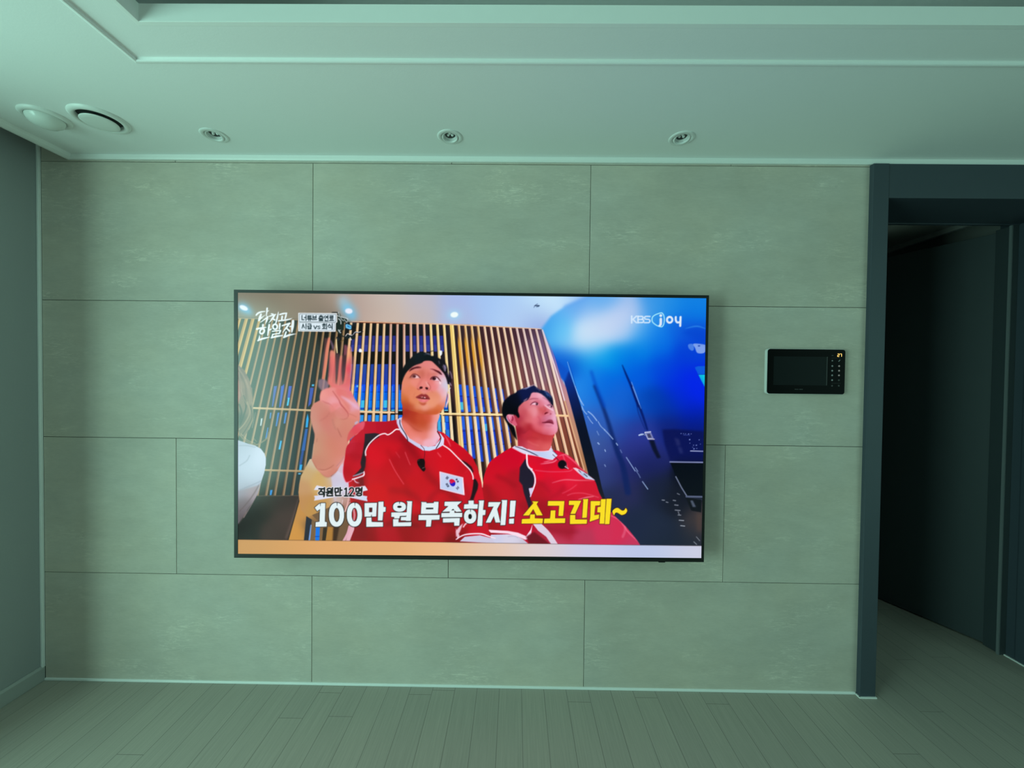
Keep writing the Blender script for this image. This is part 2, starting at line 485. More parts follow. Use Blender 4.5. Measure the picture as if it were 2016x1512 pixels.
def mask_of(pts, smooth=True, blur=0):
    M = np.zeros((CH, CW), np.float32)
    m, x0, y0 = poly_mask([smooth_pts(pts) if smooth else pts])
    M[y0:y0 + m.shape[0], x0:x0 + m.shape[1]] = m
    return gblur(M, blur * SS) if blur else M


def line(pts, w, col, smooth=True, alpha=1, blur=0, closed=False):
    """stroke; w is one width or one per point, photo pixels"""
    p = np.array(pts, float)
    ws = np.full(len(p), w, float) if np.isscalar(w) else np.array(w, float)
    if smooth and len(p) > 2:
        q = smooth_pts(np.column_stack([p, ws]), closed)
        p, ws = q[:, :2], np.maximum(q[:, 2], .2)
    if closed:
        p = np.vstack([p, p[:1]]); ws = np.append(ws, ws[0])
    P = (p - (PX0, PY0)) * SS
    R = ws * SS / 2
    pad = R.max() + 2 + blur * SS * 3
    x0 = int(max(0, P[:, 0].min() - pad)); x1 = int(min(CW, P[:, 0].max() + pad))
    y0 = int(max(0, P[:, 1].min() - pad)); y1 = int(min(CH, P[:, 1].max() + pad))
    if x1 <= x0 or y1 <= y0:
        return
    m = np.zeros((y1 - y0, x1 - x0), np.float32)
    for i in range(len(P) - 1):
        a, b = P[i], P[i + 1]
        pd = max(R[i], R[i + 1]) + 2
        u0 = int(max(x0, min(a[0], b[0]) - pd)); u1 = int(min(x1, max(a[0], b[0]) + pd + 1))
        v0 = int(max(y0, min(a[1], b[1]) - pd)); v1 = int(min(y1, max(a[1], b[1]) + pd + 1))
        if u1 <= u0 or v1 <= v0:
            continue
        X, Y = np.meshgrid(np.arange(u0, u1) + .5, np.arange(v0, v1) + .5)
        d = b - a
        L = d @ d
        t = np.clip(((X - a[0]) * d[0] + (Y - a[1]) * d[1]) / L, 0, 1) if L > 0 else np.zeros(X.shape)
        dist = np.hypot(X - a[0] - t * d[0], Y - a[1] - t * d[1])
        mm = np.clip(R[i] + t * (R[i + 1] - R[i]) - dist + .5, 0, 1)
        s = m[v0 - y0:v1 - y0, u0 - x0:u1 - x0]
        np.maximum(s, mm, out=s)
    if blur:
        m = gblur(m, blur * SS)
    comp(m, x0, y0, col, alpha)


def ell(cx, cy, rx, ry, col, rot=0, alpha=1, blur=0):
    t = np.linspace(0, 2 * np.pi, 28, endpoint=False)
    c, s = math.cos(math.radians(rot)), math.sin(math.radians(rot))
    fill([(cx + rx * math.cos(a) * c - ry * math.sin(a) * s, cy + rx * math.cos(a) * s + ry * math.sin(a) * c) for a in t], col, alpha=alpha, blur=blur)


def glow(cx, cy, rx, ry, col, alpha=1, rot=0):
    """soft gaussian spot"""
    R = 2.6 * max(rx, ry) * SS
    X0, Y0 = (cx - PX0) * SS, (cy - PY0) * SS
    x0, x1 = int(max(0, X0 - R)), int(min(CW, X0 + R)); y0, y1 = int(max(0, Y0 - R)), int(min(CH, Y0 + R))
    if x1 <= x0 or y1 <= y0:
        return
    X, Y = np.meshgrid(np.arange(x0, x1) + .5 - X0, np.arange(y0, y1) + .5 - Y0)
    c, s = math.cos(math.radians(rot)), math.sin(math.radians(rot))
    m = np.exp(-.5 * (((X * c + Y * s) / (rx * SS)) ** 2 + ((-X * s + Y * c) / (ry * SS)) ** 2)).astype(np.float32)
    comp(m, x0, y0, col, alpha)
zA = tf(450, 560, 6.3); zB = tf(760, 560, 6.3); zC = tf(1080, 560, 6.3)
zD = tf(450, 760, 6.3); zE = tf(760, 760, 6.3); zF = tf(1080, 760, 6.3)
zG = tf(450, 920, 5.04); zH = tf(1000, 920, 5.04)
h1 = tf(770, 670, 14.4); h2 = tf(770, 750, 14.4); h3 = tf(970, 750, 14.4); h4 = tf(970, 820, 14.4)
t1 = tf(600, 950, 10.08); t2 = tf(760, 970, 12.6); t3 = tf(900, 970, 12.6); t4 = tf(1010, 970, 8.4)
l1 = tf(490, 595, 16.8); l2 = tf(580, 605, 14.4); l3 = tf(1230, 605, 16.8)
k1 = tf(600, 650, 12.6); k2 = tf(580, 770, 12.6); k3 = tf(580, 870, 12.6); fl = tf(860, 920, 20.16)
rs = random.Random(7)


def cp(z, *items):
    """colour control points given in a zoom's own pixels"""
    return [z((i[0], i[1]))[0] + tuple(i[2:5]) for i in items]


def full(x0, y0, x1, y1):
    return [(x0, y0), (x1, y0), (x1, y1), (x0, y1)]


# --- slatted wall ---------------------------------------------------
fill(full(455, 565, 1401, 1111), (20, 20, 22))
fill(full(455, 615, 1180, 1080), [(470, 700, 44, 44, 36), (560, 700, 44, 50, 44), (620, 760, 42, 52, 52), (500, 900, 42, 42, 34), (600, 900, 40, 52, 54), (700, 660, 18, 14, 14), (760, 660, 16, 14, 16), (860, 660, 26, 22, 34),
                                  (920, 660, 50, 34, 40), (960, 680, 62, 30, 34), (1000, 700, 92, 50, 50), (1030, 720, 120, 68, 66), (1060, 690, 112, 88, 130), (1075, 720, 130, 96, 118), (1000, 660, 56, 28, 36), (1030, 660, 70, 44, 62),
                                  (1020, 800, 120, 64, 58), (960, 780, 66, 38, 46), (940, 900, 40, 24, 26), (990, 900, 70, 36, 32), (1100, 780, 150, 92, 90), (1100, 850, 130, 66, 54), (1130, 900, 120, 62, 42), (860, 850, 24, 18, 20)], sig=22)


def xl(n, y):
    return 874.3 - (n - 1) * 13.12 + (y - 642.5) / 155 * (-1.6 - (n - 8) * 1.82)


def xr(k, y):
    return 903.6 + (k - 1) * 12.55 + (y - 642.5) / 155 * (14 + (k - 1) * 2.02)


def quad(fx, f0, f1, ga, gb, y0, y1):
    """part of the gap between two slats ga, gb between heights"""
    q = []
    for y, fr in ((y0, f0), (y0, f1), (y1, f1), (y1, f0)):
        a, b = fx(ga, y), fx(gb, y)
        q.append((a + (b - a) * fr, y))
    return q


for n in range(1, 16):                     # blue glass seen between the slats, left of the middle
    if n == 15:
        continue
    f0, f1 = .2 + .04 * (n % 3), .84
    g = lambda y0, y1, c, a=1: fill(quad(xl, f0, f1, n + 1, n, y0, y1), c, alpha=a)
    d = max(0, min(1, (14 - n) / 6))
    if n not in (7,):
        g(661, 679, (40, 46, 140 - n)); g(679, 692, (52, 60, 150))
        g(717, 757, (34, 52 + 3 * n % 20, 160)); g(736, 757, (30, 60, 172), .6)
    g(757, 770, (16, 78, 236)); g(770, 786, (0, 96, 228)); g(786, 806, (8, 118, 232))
    g(771, 772.4, (0, 40, 170)); g(787, 788.2, (0, 56, 190)); g(803, 804.6, (0, 40, 190)); g(807, 809, (90, 200, 245))
    fill(quad(xl, f0, f0 + .14, n + 1, n, 760, 803), (70, 160, 250), alpha=.6)
    g(813, 817, (12, 10, 14))
    g(817, 832, (30, 110, 232) if n % 2 else (40, 150, 235)); g(832, 846, (20, 80, 225)); g(846, 880, (40, 120, 215))
    g(831, 832, (0, 40, 150))
for n in (4, 9, 12, 2):
    fill(quad(xl, .3, .8, n + 1, n, 788, 803), (60, 190, 235))
fill(k1((1280, 1370), (1385, 1370), (1385, 1415), (1280, 1415)), (110, 205, 250))
for k in range(0, 7):                      # and right of it
    fx = xr
    top = 757 + k * 1.5
    bot = 915 - abs(k - 3) * 6 if k < 5 else 888 - (k - 5) * 22
    w1 = .62 - .05 * k
    for y0, y1, c in ((top, top + 22, (22, 80, 215)), (top + 22, top + 40, (20, 60, 205)), (top + 40, 811, (30, 90, 220)), (818, 845, (36, 96, 226)), (845, 872, (22, 60, 205)), (872, bot, (30, 70, 200))):
        if y1 > y0:
            fill(quad(fx, .12, w1, k, k + 1, y0, y1), c)
    fill(quad(fx, .12, .22, k, k + 1, 822, bot), (110, 170, 250), alpha=.55)
    for yy in (top + 22, 848, 874):
        fill(quad(fx, .12, w1, k, k + 1, yy, yy + 1.2), (6, 20, 110))
fill(zE((905, 200), (955, 200), (960, 295), (910, 295)), (70, 190, 225))
fill(zE((700, 450), (740, 450), (745, 545), (705, 545)), (60, 160, 235)); fill(zE((1215, 470), (1250, 470), (1255, 560), (1222, 560)), (70, 180, 230))
fill(zE((640, 450), (672, 430), (680, 545), (640, 550)), (60, 175, 230))
# dim panes far left, under the reflections
for z, pts, c in ((zA, ((565, 1290), (600, 1250), (570, 1512), (535, 1512)), (70, 96, 170)), (zA, ((660, 1260), (690, 1235), (665, 1430), (630, 1512)), (66, 106, 196)), (zA, ((762, 1270), (784, 1265), (760, 1420), (735, 1420)), (66, 110, 200)),
                  (zA, ((735, 1405), (758, 1405), (742, 1502), (720, 1502)), (70, 190, 235)), (zD, ((560, 0), (600, 0), (560, 250), (535, 260)), (70, 96, 176)), (zD, ((650, 0), (690, 0), (650, 250), (625, 270)), (66, 100, 196)), (zD, ((745, 0), (785, 0), (755, 150), (725, 160)), (70, 96, 196)),
                  (zD, ((735, 145), (758, 145), (742, 245), (718, 245)), (80, 200, 240)), (zD, ((512, 330), (530, 330), (520, 405), (505, 405)), (66, 130, 205)), (zD, ((605, 330), (634, 330), (612, 500), (580, 500)), (66, 120, 200)), (zD, ((700, 330), (726, 330), (708, 465), (680, 465)), (70, 130, 205)),
                  (zD, ((640, 675), (660, 680), (640, 790), (616, 785)), (60, 180, 235)), (zD, ((400, 400), (420, 400), (405, 495), (388, 495)), (190, 210, 215)), (zD, ((480, 515), (492, 515), (470, 650), (452, 660)), (60, 120, 210)), (zD, ((980, 340), (992, 410), (980, 515), (952, 515), (962, 410)), (50, 170, 235)),
                  (zD, ((950, 530), (985, 530), (950, 800), (900, 810)), (50, 100, 175)), (zD, ((880, 975), (914, 975), (902, 1045), (872, 1045)), (50, 170, 235)), (zD, ((862, 1080), (895, 1080), (893, 1096), (862, 1096)), (100, 190, 235)), (zD, ((515, 1290), (544, 1290), (530, 1355), (508, 1355)), (50, 145, 225)),
                  (zD, ((1010, 20), (1058, 20), (1020, 220), (985, 260)), (66, 92, 180)), (zD, ((905, 800), (935, 800), (905, 975), (872, 975)), (46, 80, 150)), (k1, ((175, 1345), (235, 1345), (232, 1390), (170, 1390)), (80, 190, 235))):
    fill(z(*pts), c)


def slat(fx, k, w0, w1, y0, y1, cols, edge=None, side=None):
    """one slat: body, light edge, brown inner side"""
    if side:
        fill([(fx(k, y0) - w0 / 2 - side[0], y0), (fx(k, y0), y0), (fx(k, y1), y1), (fx(k, y1) - w1 / 2 - side[1], y1)], side[2])
    b = [(fx(k, y0) - w0 / 2, y0), (fx(k, y0) + w0 / 2, y0), (fx(k, y1) + w1 / 2, y1), (fx(k, y1) - w1 / 2, y1)]
    fill(b, cols)
    if edge:
        line([(fx(k, y0) + w0 * .22, y0), (fx(k, y1) + w1 * .22, y1)], w0 * .3, edge, smooth=False, alpha=.7)
        line([(fx(k, y0) - w0 * .1, y0), (fx(k, y1) - w1 * .1, y1)], w0 * .16, (cols[0][2] * .78, cols[0][3] * .7, cols[0][4] * .62), smooth=False, alpha=.55)


for n in range(35, 0, -1):
    y0 = 626 + max(0, (35 - n)) * .32
    xt = xl(n, 640)
    if n >= 29:
        c = [(xt, 640, 186, 146, 74), (xt, 900, 150, 118, 76)]; w = 6.6 if n in (30, 31) else 5.2; e = (214, 184, 116)
    elif n >= 16:
        c = [(xt, 640, 150, 118, 78), (xt, 760, 152, 118, 86), (xt, 860, 150, 122, 90), (xt, 960, 130, 102, 72)]; w = 3.7; e = (196, 168, 132)
    elif n >= 10:
        c = [(xt, 640, 240, 200, 150), (xt, 720, 236, 190, 130), (xt, 900, 226, 196, 160)]; w = 4.6; e = (255, 230, 190)
    elif n >= 4:
        c = [(xt, 640, 214, 162, 140), (xt, 690, 226, 178, 150), (xt, 800, 226, 188, 166)]; w = 4.4; e = (255, 232, 205)
    else:
        c = [(xt, 640, 246, 212, 140), (xt, 720, 246, 216, 150), (xt, 900, 250, 226, 190)]; w = 4.8; e = (255, 246, 200)
    slat(xl, n, w, w * 1.35, y0, 1075, c, e, (1.6, 2.2, (52, 42, 34)) if n >= 16 else (1.2, 1.8, (30, 22, 20)))
slat(lambda k, y: 889.5 + (y - 642.5) * .079, 0, 7.6, 10.5, 638, 1000, [(889, 650, 250, 216, 120), (892, 720, 244, 212, 124), (905, 860, 236, 196, 124)], (255, 240, 168), (2, 3, (74, 52, 40)))
for k in range(1, 16):
    xt = xr(k, 640)
    yb = 960 if k < 6 else 990
    if k <= 4:
        c = [(xt, 645, 226, 180, 110), (xt, 690, 232, 172, 74), (xt + 8, 760, 240, 200, 140), (xt + 20, 860, 250, 224, 186)]; sd = (2.6, 3.4, [(xt, 645, 70, 44, 44), (xt, 690, 214, 150, 46), (xt + 8, 760, 150, 112, 70), (xt + 20, 860, 96, 66, 44)])
    elif k <= 9:
        c = [(xt, 645, 240, 204, 170), (xt, 760, 250, 226, 196), (xt + 20, 860, 246, 206, 160)]; sd = (3.0, 4.6, [(xt, 645, 66, 36, 44), (xt, 760, 112, 74, 56), (xt + 20, 860, 112, 68, 46)])
    else:
        c = [(xt, 645, 220, 190, 190), (xt, 680, 232, 208, 206), (xt, 760, 252, 226, 212), (xt + 20, 860, 244, 190, 146)]; sd = (1.2, 2.0, (62, 28, 30))
    slat(xr, k, 4.4, 6.0, 638 + k * .7, yb, c, (255, 242, 220), sd)
# rails across the slats
for a, b, w, c in (((478, 802.5), (612, 808), 3.8, (190, 166, 124)), ((706, 810.5), (775, 812.5), 4, (236, 196, 150)), ((868, 814.5), (992, 816.5), 3.9, (252, 218, 156)), ((1094, 818), (1121, 819), 4, (246, 200, 150)), ((515, 925.5), (605, 928), 3.8, (168, 140, 98))):
    line([a, b], w, c, smooth=False); line([(a[0], a[1] - .9), (b[0], b[1] - .9)], 1.1, tuple(min(255, v + 26) for v in c), smooth=False)
line([(770, 814.6), (800, 815.4)], 2.2, (26, 14, 10), smooth=False); line([(872, 818), (990, 820)], 1.6, (70, 40, 26), smooth=False)
line([(688, 632.5), (765, 635), (900, 639.2), (1066, 647)], 2.6, (232, 186, 150)); line([(466, 626), (590, 629.5), (690, 632.5)], 2.4, (150, 132, 108))
line([(690, 634.2), (800, 637.6)], 1.6, (120, 60, 40))
# bright yellow light on the beam, white window spots
fill(k1((1350, 465), (1400, 470), (1420, 540), (1345, 540)), (246, 250, 252), smooth=True)
fill(h1((1370, 300), (1440, 300), (1440, 390), (1400, 440), (1375, 380)), (238, 244, 246), smooth=True)
# --- ceiling --------------------------------------------------------
fill([(455, 565), (1230, 565), (1200, 590), (1150, 620), (1100, 650), (1066, 647), (919, 638.5), (760, 633.5), (688, 631), (590, 628), (455, 624)],
     [(470, 590, 126, 116, 100), (470, 620, 130, 118, 100), (520, 600, 130, 120, 102), (590, 600, 138, 128, 110), (620, 590, 146, 132, 116), (640, 625, 120, 112, 98), (660, 590, 170, 152, 138), (700, 585, 180, 158, 150), (740, 600, 186, 164, 152),
      (770, 620, 204, 184, 170), (760, 582, 196, 186, 182), (830, 590, 186, 184, 202), (820, 620, 198, 184, 180), (900, 590, 166, 184, 232), (900, 630, 176, 186, 220), (950, 600, 164, 196, 242), (1000, 610, 170, 204, 246), (1020, 630, 180, 205, 240), (1060, 600, 186, 222, 250),
      (1060, 640, 150, 170, 224), (1090, 585, 206, 234, 252), (1120, 590, 190, 222, 250), (1150, 580, 120, 170, 236)], sig=24)
glow(479, 606, 9, 7, (110, 190, 240), .8, 30); glow(489, 613, 7, 5, (110, 190, 240), .5, 40)
ell(479.4, 606, 8.8, 4.4, (226, 232, 246), 24, blur=.4)
glow(683, 607, 11, 9, (120, 200, 240), .85, 55); glow(692, 620, 9, 8, (110, 195, 240), .7, 60); glow(675, 592, 8, 8, (160, 200, 220), .5, 60)
ell(686.5, 612.3, 7.4, 5.3, (232, 236, 250), 8, blur=.4)
glow(894, 620, 10, 8, (160, 220, 246), .7); ell(894.4, 619.5, 7.6, 5.4, (240, 252, 250), -6, blur=.4)
line(zB((1835, 285), (1850, 258), (1880, 240)), 1.2, (90, 110, 150)); line(zB((1840, 262), (1885, 265), (1905, 262)), [1, 3.2, 1], (56, 76, 110)); line(zB((1862, 282), (1895, 275)), 1, (110, 140, 180))
# --- blue wall on the right ----------------------------------------
fill([(1066, 647), (1085, 622), (1112, 603), (1150, 587), (1170, 576), (1180, 565), (1401, 565), (1401, 1080), (1200, 1080), (1170, 985), (1157, 931), (1114, 760), (1085, 690)],
     [(1085, 640, 60, 150, 232), (1096, 647, 60, 176, 240), (1100, 630, 96, 180, 244), (1120, 615, 110, 180, 242), (1110, 660, 110, 200, 248), (1151, 655, 196, 226, 248), (1135, 670, 184, 220, 246), (1165, 680, 150, 206, 246), (1191, 642, 196, 216, 244), (1160, 625, 170, 204, 244), (1223, 627, 180, 200, 240), (1240, 600, 160, 190, 236), (1225, 650, 160, 200, 242), (1262, 650, 80, 170, 238),
      (1175, 600, 96, 170, 238), (1135, 600, 90, 160, 236), (1200, 585, 100, 172, 238), (1286, 600, 50, 148, 230), (1286, 580, 50, 146, 228), (1366, 590, 6, 128, 226), (1366, 615, 0, 120, 226), (1320, 600, 24, 136, 228), (1143, 703, 8, 150, 230), (1110, 700, 16, 110, 220), (1180, 705, 0, 156, 232), (1223, 700, 0, 150, 230), (1262, 690, 0, 134, 228),
      (1302, 679, 0, 108, 226), (1290, 655, 20, 130, 232), (1340, 650, 10, 100, 222), (1366, 655, 8, 76, 212), (1366, 680, 0, 66, 214), (1350, 700, 0, 58, 214), (1350, 750, 0, 38, 232), (1375, 750, 0, 40, 226), (1320, 740, 0, 56, 218), (1300, 720, 0, 76, 218), (1260, 740, 0, 90, 220), (1240, 715, 0, 96, 224), (1191, 750, 0, 106, 226), (1215, 780, 16, 100, 214), (1286, 790, 0, 64, 176),
      (1160, 740, 26, 130, 230), (1143, 766, 34, 140, 235), (1120, 720, 6, 70, 200), (1150, 790, 40, 124, 220), (1175, 776, 8, 104, 216), (1215, 800, 24, 96, 206), (1250, 800, 8, 84, 196), (1318, 800, 0, 50, 168), (1366, 776, 0, 34, 228), (1366, 800, 0, 34, 208), (1340, 776, 0, 44, 210), (1160, 825, 52, 104, 200), (1175, 839, 50, 86, 172), (1223, 847, 36, 72, 164), (1190, 820, 40, 96, 190), (1265, 840, 30, 56, 150), (1260, 862, 50, 56, 150), (1318, 839, 14, 32, 118), (1366, 847, 6, 22, 116), (1366, 820, 0, 30, 150),
      (1191, 887, 52, 72, 146), (1170, 870, 62, 94, 160), (1239, 887, 40, 48, 126), (1191, 935, 46, 60, 122), (1230, 930, 34, 40, 104), (1270, 919, 24, 30, 86), (1270, 890, 30, 40, 112), (1207, 982, 32, 40, 76), (1240, 970, 36, 38, 84), (1286, 966, 22, 30, 56), (1366, 950, 5, 10, 28), (1334, 990, 18, 22, 38), (1298, 1039, 28, 38, 62), (1357, 1059, 32, 38, 52), (1258, 1019, 26, 36, 64), (1375, 1030, 62, 54, 56), (1320, 1060, 24, 34, 54)], sig=19, blur=2.2)
glow(1160, 655, 30, 18, (206, 230, 248), .7, -12); glow(1205, 635, 40, 22, (196, 212, 242), .6, -25); glow(1110, 655, 14, 20, (96, 196, 246), .5)
line([(1112, 603), (1150, 587), (1172, 577)], 5, (96, 160, 236), blur=2.5, alpha=.6)
# upright frame between the wood and the blue wall
fill([(1109, 745), (1120, 730), (1133, 765), (1147, 810), (1160, 860), (1174, 912), (1185, 960), (1200, 1010), (1170, 960), (1157, 931), (1140, 860), (1124, 800)], [(1112, 750, 10, 50, 150), (1128, 790, 10, 26, 76), (1150, 850, 9, 16, 36), (1175, 930, 14, 18, 30), (1190, 985, 24, 24, 38)], sig=24)
fill([(1085, 690), (1096, 708), (1120, 730), (1112, 752), (1104, 745)], (14, 84, 200), blur=1.5)
fill([(1080, 672), (1093, 706), (1104, 744), (1114, 762), (1124, 800), (1140, 860), (1158, 932), (1150, 926), (1132, 862), (1114, 790), (1098, 730)], [(1085, 690, 130, 110, 190), (1100, 735, 170, 124, 170), (1112, 780, 196, 140, 140), (1130, 850, 190, 138, 112), (1152, 920, 170, 120, 84)], sig=22)
line([(1068, 650), (1082, 690), (1098, 740), (1112, 790)], [2, 3, 3.4, 3], (236, 206, 216)); line([(1112, 790), (1130, 855), (1150, 925)], 2.6, (226, 176, 136))
# panel seams and creases on the blue wall
line(zF((570, 0), (640, 170), (700, 330), (750, 480), (810, 680), (860, 830), (920, 980), (960, 1180), (985, 1320)), [5, 6, 7, 8, 9, 10, 11, 12, 12], (8, 30, 92), blur=1.6, alpha=.75)
line(zC((530, 1080), (590, 1260), (660, 1440), (690, 1512)), [5, 6, 7, 7], (0, 66, 190), blur=2, alpha=.6)
line(zC((915, 1000), (960, 1110), (1020, 1250), (1075, 1400), (1115, 1512)), [1.5, 3.6, 4.5, 5, 5], (0, 26, 110), blur=.7, alpha=.9)
line(zF((1035, 0), (1090, 160), (1130, 260), (1180, 400), (1225, 540)), [5, 5.5, 5, 4.5, 4], (4, 26, 104), blur=.6, alpha=.95)
line(zF((1095, 230), (1115, 330), (1160, 450), (1200, 540)), 1.6, (6, 30, 110), blur=.5, alpha=.8)
line(zC((1030, 1210), (1080, 1350), (1130, 1490)), [1, 2, 1.4], (120, 170, 245), alpha=.9); line(zF((1045, 10), (1100, 150), (1150, 280)), [1.6, 2, 1], (96, 150, 236), alpha=.8)
line(zC((235, 960), (280, 1110), (330, 1270), (375, 1390)), [.8, 1.2, 1, 1.2], (150, 205, 255), alpha=.9); line(zC((245, 960), (300, 1130), (345, 1290)), .8, (10, 60, 160), alpha=.8)
fill(zF((1195, 575), (1265, 560), (1310, 662), (1240, 668)), (120, 128, 184)); fill(zF((1222, 595), (1258, 590), (1280, 640), (1240, 645)), (60, 62, 100))
line(zF((1195, 575), (1268, 568)), 1.6, (222, 226, 245), smooth=False); line(zF((1235, 655), (1312, 660)), 1.8, (206, 200, 214), smooth=False); line(zF((1195, 580), (1235, 660)), 1, (214, 216, 236), smooth=False)
line(zF((1125, 610), (1160, 600), (1195, 605)), [3, 3.4, 2], (170, 190, 230)); line(zF((1170, 612), (1200, 598)), 1.2, (40, 60, 120))
fill(zF((1245, 672), (1310, 672), (1345, 780), (1395, 890), (1350, 900), (1295, 800)), (10, 16, 44), blur=.8)
for pts, w in ((((330, 0), (365, 110), (400, 190)), .9), (((370, 120), (400, 180), (435, 240)), 1.6), (((415, 255), (440, 310), (475, 350)), 1.5), (((490, 315), (545, 360), (600, 430)), 1.9), (((615, 440), (650, 500), (700, 545)), 1.3), (((485, 375), (520, 430), (550, 465)), 1.2),
               (((690, 540), (740, 590), (800, 660)), 1.7), (((600, 560), (615, 590), (625, 610)), .9), (((840, 710), (858, 735)), 1.8), (((890, 790), (910, 830)), .8), (((965, 885), (1020, 970), (1075, 1055)), 1.5), (((1075, 1010), (1110, 1060)), 1.1), (((1085, 1050), (1120, 1100), (1140, 1140)), .9),
               (((1165, 1185), (1200, 1235), (1232, 1280)), 1.6), (((612, 705), (628, 722)), 2.2), (((698, 790), (708, 812)), 1.6), (((695, 975), (708, 1000)), 1.2), (((380, 140), (410, 230), (420, 300)), .8)):
    line(zF(*pts), w, (176, 206, 250), alpha=.82)
# shelf, monitor and small things in the dark corner
fill(zF((1410, 540), (1560, 535), (1930, 560), (1930, 940), (1510, 930), (1440, 720)), (8, 16, 78), blur=1.6, alpha=.85)
fill(zF((1560, 640), (1620, 660), (1640, 740), (1590, 740)), (40, 46, 104), blur=1.4, alpha=.7); fill(zF((1600, 750), (1650, 760), (1672, 835), (1630, 840)), (40, 48, 108), blur=1.4, alpha=.7)
for x, y, w in ((1645, 590, 1.3), (1675, 592, 1.1), (1700, 593, 1.1), (1738, 596, 1.6), (1770, 594, 1.1), (1752, 665, 1.8), (1870, 668, 1.3), (1755, 710, 1), (1800, 735, 1.2), (1835, 735, 1.6), (1805, 780, 1.8), (1840, 775, 1.2), (1885, 720, 1), (1790, 760, 1)):
    ell(*zF((x, y))[0], w * .8, w * .7, (140, 160, 230), alpha=.85)
line(zF((1675, 608), (1755, 612)), .8, (70, 90, 180), smooth=False)
line(zF((1762, 806), (1918, 810)), 2, (150, 160, 206), smooth=False)
fill(zF((1510, 950), (1920, 955), (1915, 1380), (1715, 1370), (1580, 1120)), (3, 7, 20))
line(zF((1508, 942), (1916, 948)), 2.6, (130, 138, 184), smooth=False)
line(zF((1580, 1125), (1650, 1260), (1720, 1372)), 2.2, (112, 122, 148), smooth=False); line(zF((1712, 1372), (1905, 1375)), 3.6, (84, 94, 122), smooth=False); line(zF((1735, 1395), (1900, 1408)), 3, (40, 48, 70), smooth=False)
fill(zH((1765, 300), (1920, 320), (1920, 450), (1820, 430)), (10, 14, 24)); fill(zH((1810, 330), (1835, 330), (1868, 395), (1835, 395)), (76, 86, 104), blur=.4)
fill(zH((1870, 455), (1925, 460), (1920, 640), (1880, 640)), (80, 62, 58), blur=3, alpha=.7)
for a, b, w in (((1530, 325), (1555, 328), 1.6), ((1570, 345), (1590, 350), 1.4), ((1640, 328), (1665, 332), 1.6), ((1655, 374), (1690, 378), 1.6), ((1660, 425), (1710, 430), 1.6), ((1690, 440), (1700, 470), 1.2), ((1688, 474), (1718, 476), 1.4), ((1700, 526), (1745, 530), 1.8), ((1715, 580), (1755, 584), 1.8),
                ((1680, 260), (1705, 272), 1.2), ((1870, 690), (1905, 730), 1), ((1845, 740), (1875, 768), 1.2)):
    line(zH(a, b), w, (176, 184, 196), smooth=False, alpha=.8)
fill(zC((1800, 735), (1930, 745), (1945, 770), (1935, 845), (1850, 850), (1820, 790)), (126, 160, 236), smooth=True); fill(zC((1735, 745), (1790, 740), (1805, 800), (1780, 822), (1740, 790)), (84, 136, 230), smooth=True, alpha=.85); ell(*zC((1868, 762))[0], 2.4, 1.2, (20, 60, 170))
fill(zC((1640, 590), (1740, 545), (1850, 530), (1960, 560), (1970, 720), (1880, 720), (1760, 650)), (0, 66, 206), blur=4, alpha=.6); line(zC((1700, 545), (1840, 518), (1955, 550)), [1, 2.4, 1], (60, 150, 236), alpha=.7, blur=.6)
fill(zC((1815, 1030), (1850, 1015), (1950, 1012), (1950, 1118), (1860, 1120)), (10, 92, 220)); fill(zC((1860, 1120), (1950, 1120), (1950, 1290), (1900, 1200)), (10, 206, 222)); line(zC((1845, 1118), (1950, 1116)), .9, (0, 70, 170), smooth=False)
fill(zC((1700, 1180), (1860, 1130), (1950, 1300), (1950, 1512), (1750, 1350)), (0, 34, 236), blur=7, alpha=.55)
# --- bench and wood at the lower left ------------------------------
fill([(580, 980), (600, 975), (760, 1000), (700, 1080), (560, 1080)], (112, 84, 58))
fill(zG((690, 300), (760, 300), (830, 480), (960, 600), (1000, 735), (590, 735)), [(580, 1060, 206, 146, 66), (600, 1000, 196, 140, 70), (625, 1040, 130, 96, 62), (640, 1060, 150, 108, 60)], sig=14)
fill(zG((770, 485), (825, 520), (800, 735), (745, 735)), (34, 34, 50)); fill(zG((812, 570), (826, 575), (806, 735), (790, 735)), (120, 160, 220)); fill(zG((826, 520), (862, 540), (850, 735), (808, 735)), (120, 92, 62))
fill(zG((866, 560), (908, 590), (900, 735), (858, 735)), (10, 116, 230)); line(zG((855, 688), (900, 688)), 1, (0, 40, 150), smooth=False); fill(zG((905, 600), (940, 600), (930, 735), (898, 735)), (130, 96, 60)); fill(zG((938, 600), (975, 600), (965, 735), (926, 735)), (48, 36, 26)); fill(zG((985, 590), (1060, 600), (1035, 735), (960, 735)), (176, 124, 54))
fill(zG((1040, 560), (1100, 580), (1070, 735), (1030, 735)), (60, 36, 22), blur=.8)
fill(zG((268, 282), (700, 278), (705, 300), (585, 735), (60, 735), (60, 590), (110, 560)), [(520, 985, 48, 44, 38), (480, 1050, 26, 22, 22), (560, 985, 52, 40, 38), (570, 1020, 66, 46, 44), (540, 1050, 58, 40, 38), (500, 1010, 30, 28, 26)], sig=16)
line(zG((275, 284), (700, 282)), 1.2, (96, 84, 72), smooth=False); line(zG((690, 320), (640, 500), (570, 700)), [2, 4, 5], (110, 84, 78), alpha=.5, blur=1.2); line(zG((705, 310), (590, 722)), 1.4, (20, 12, 10), smooth=False)
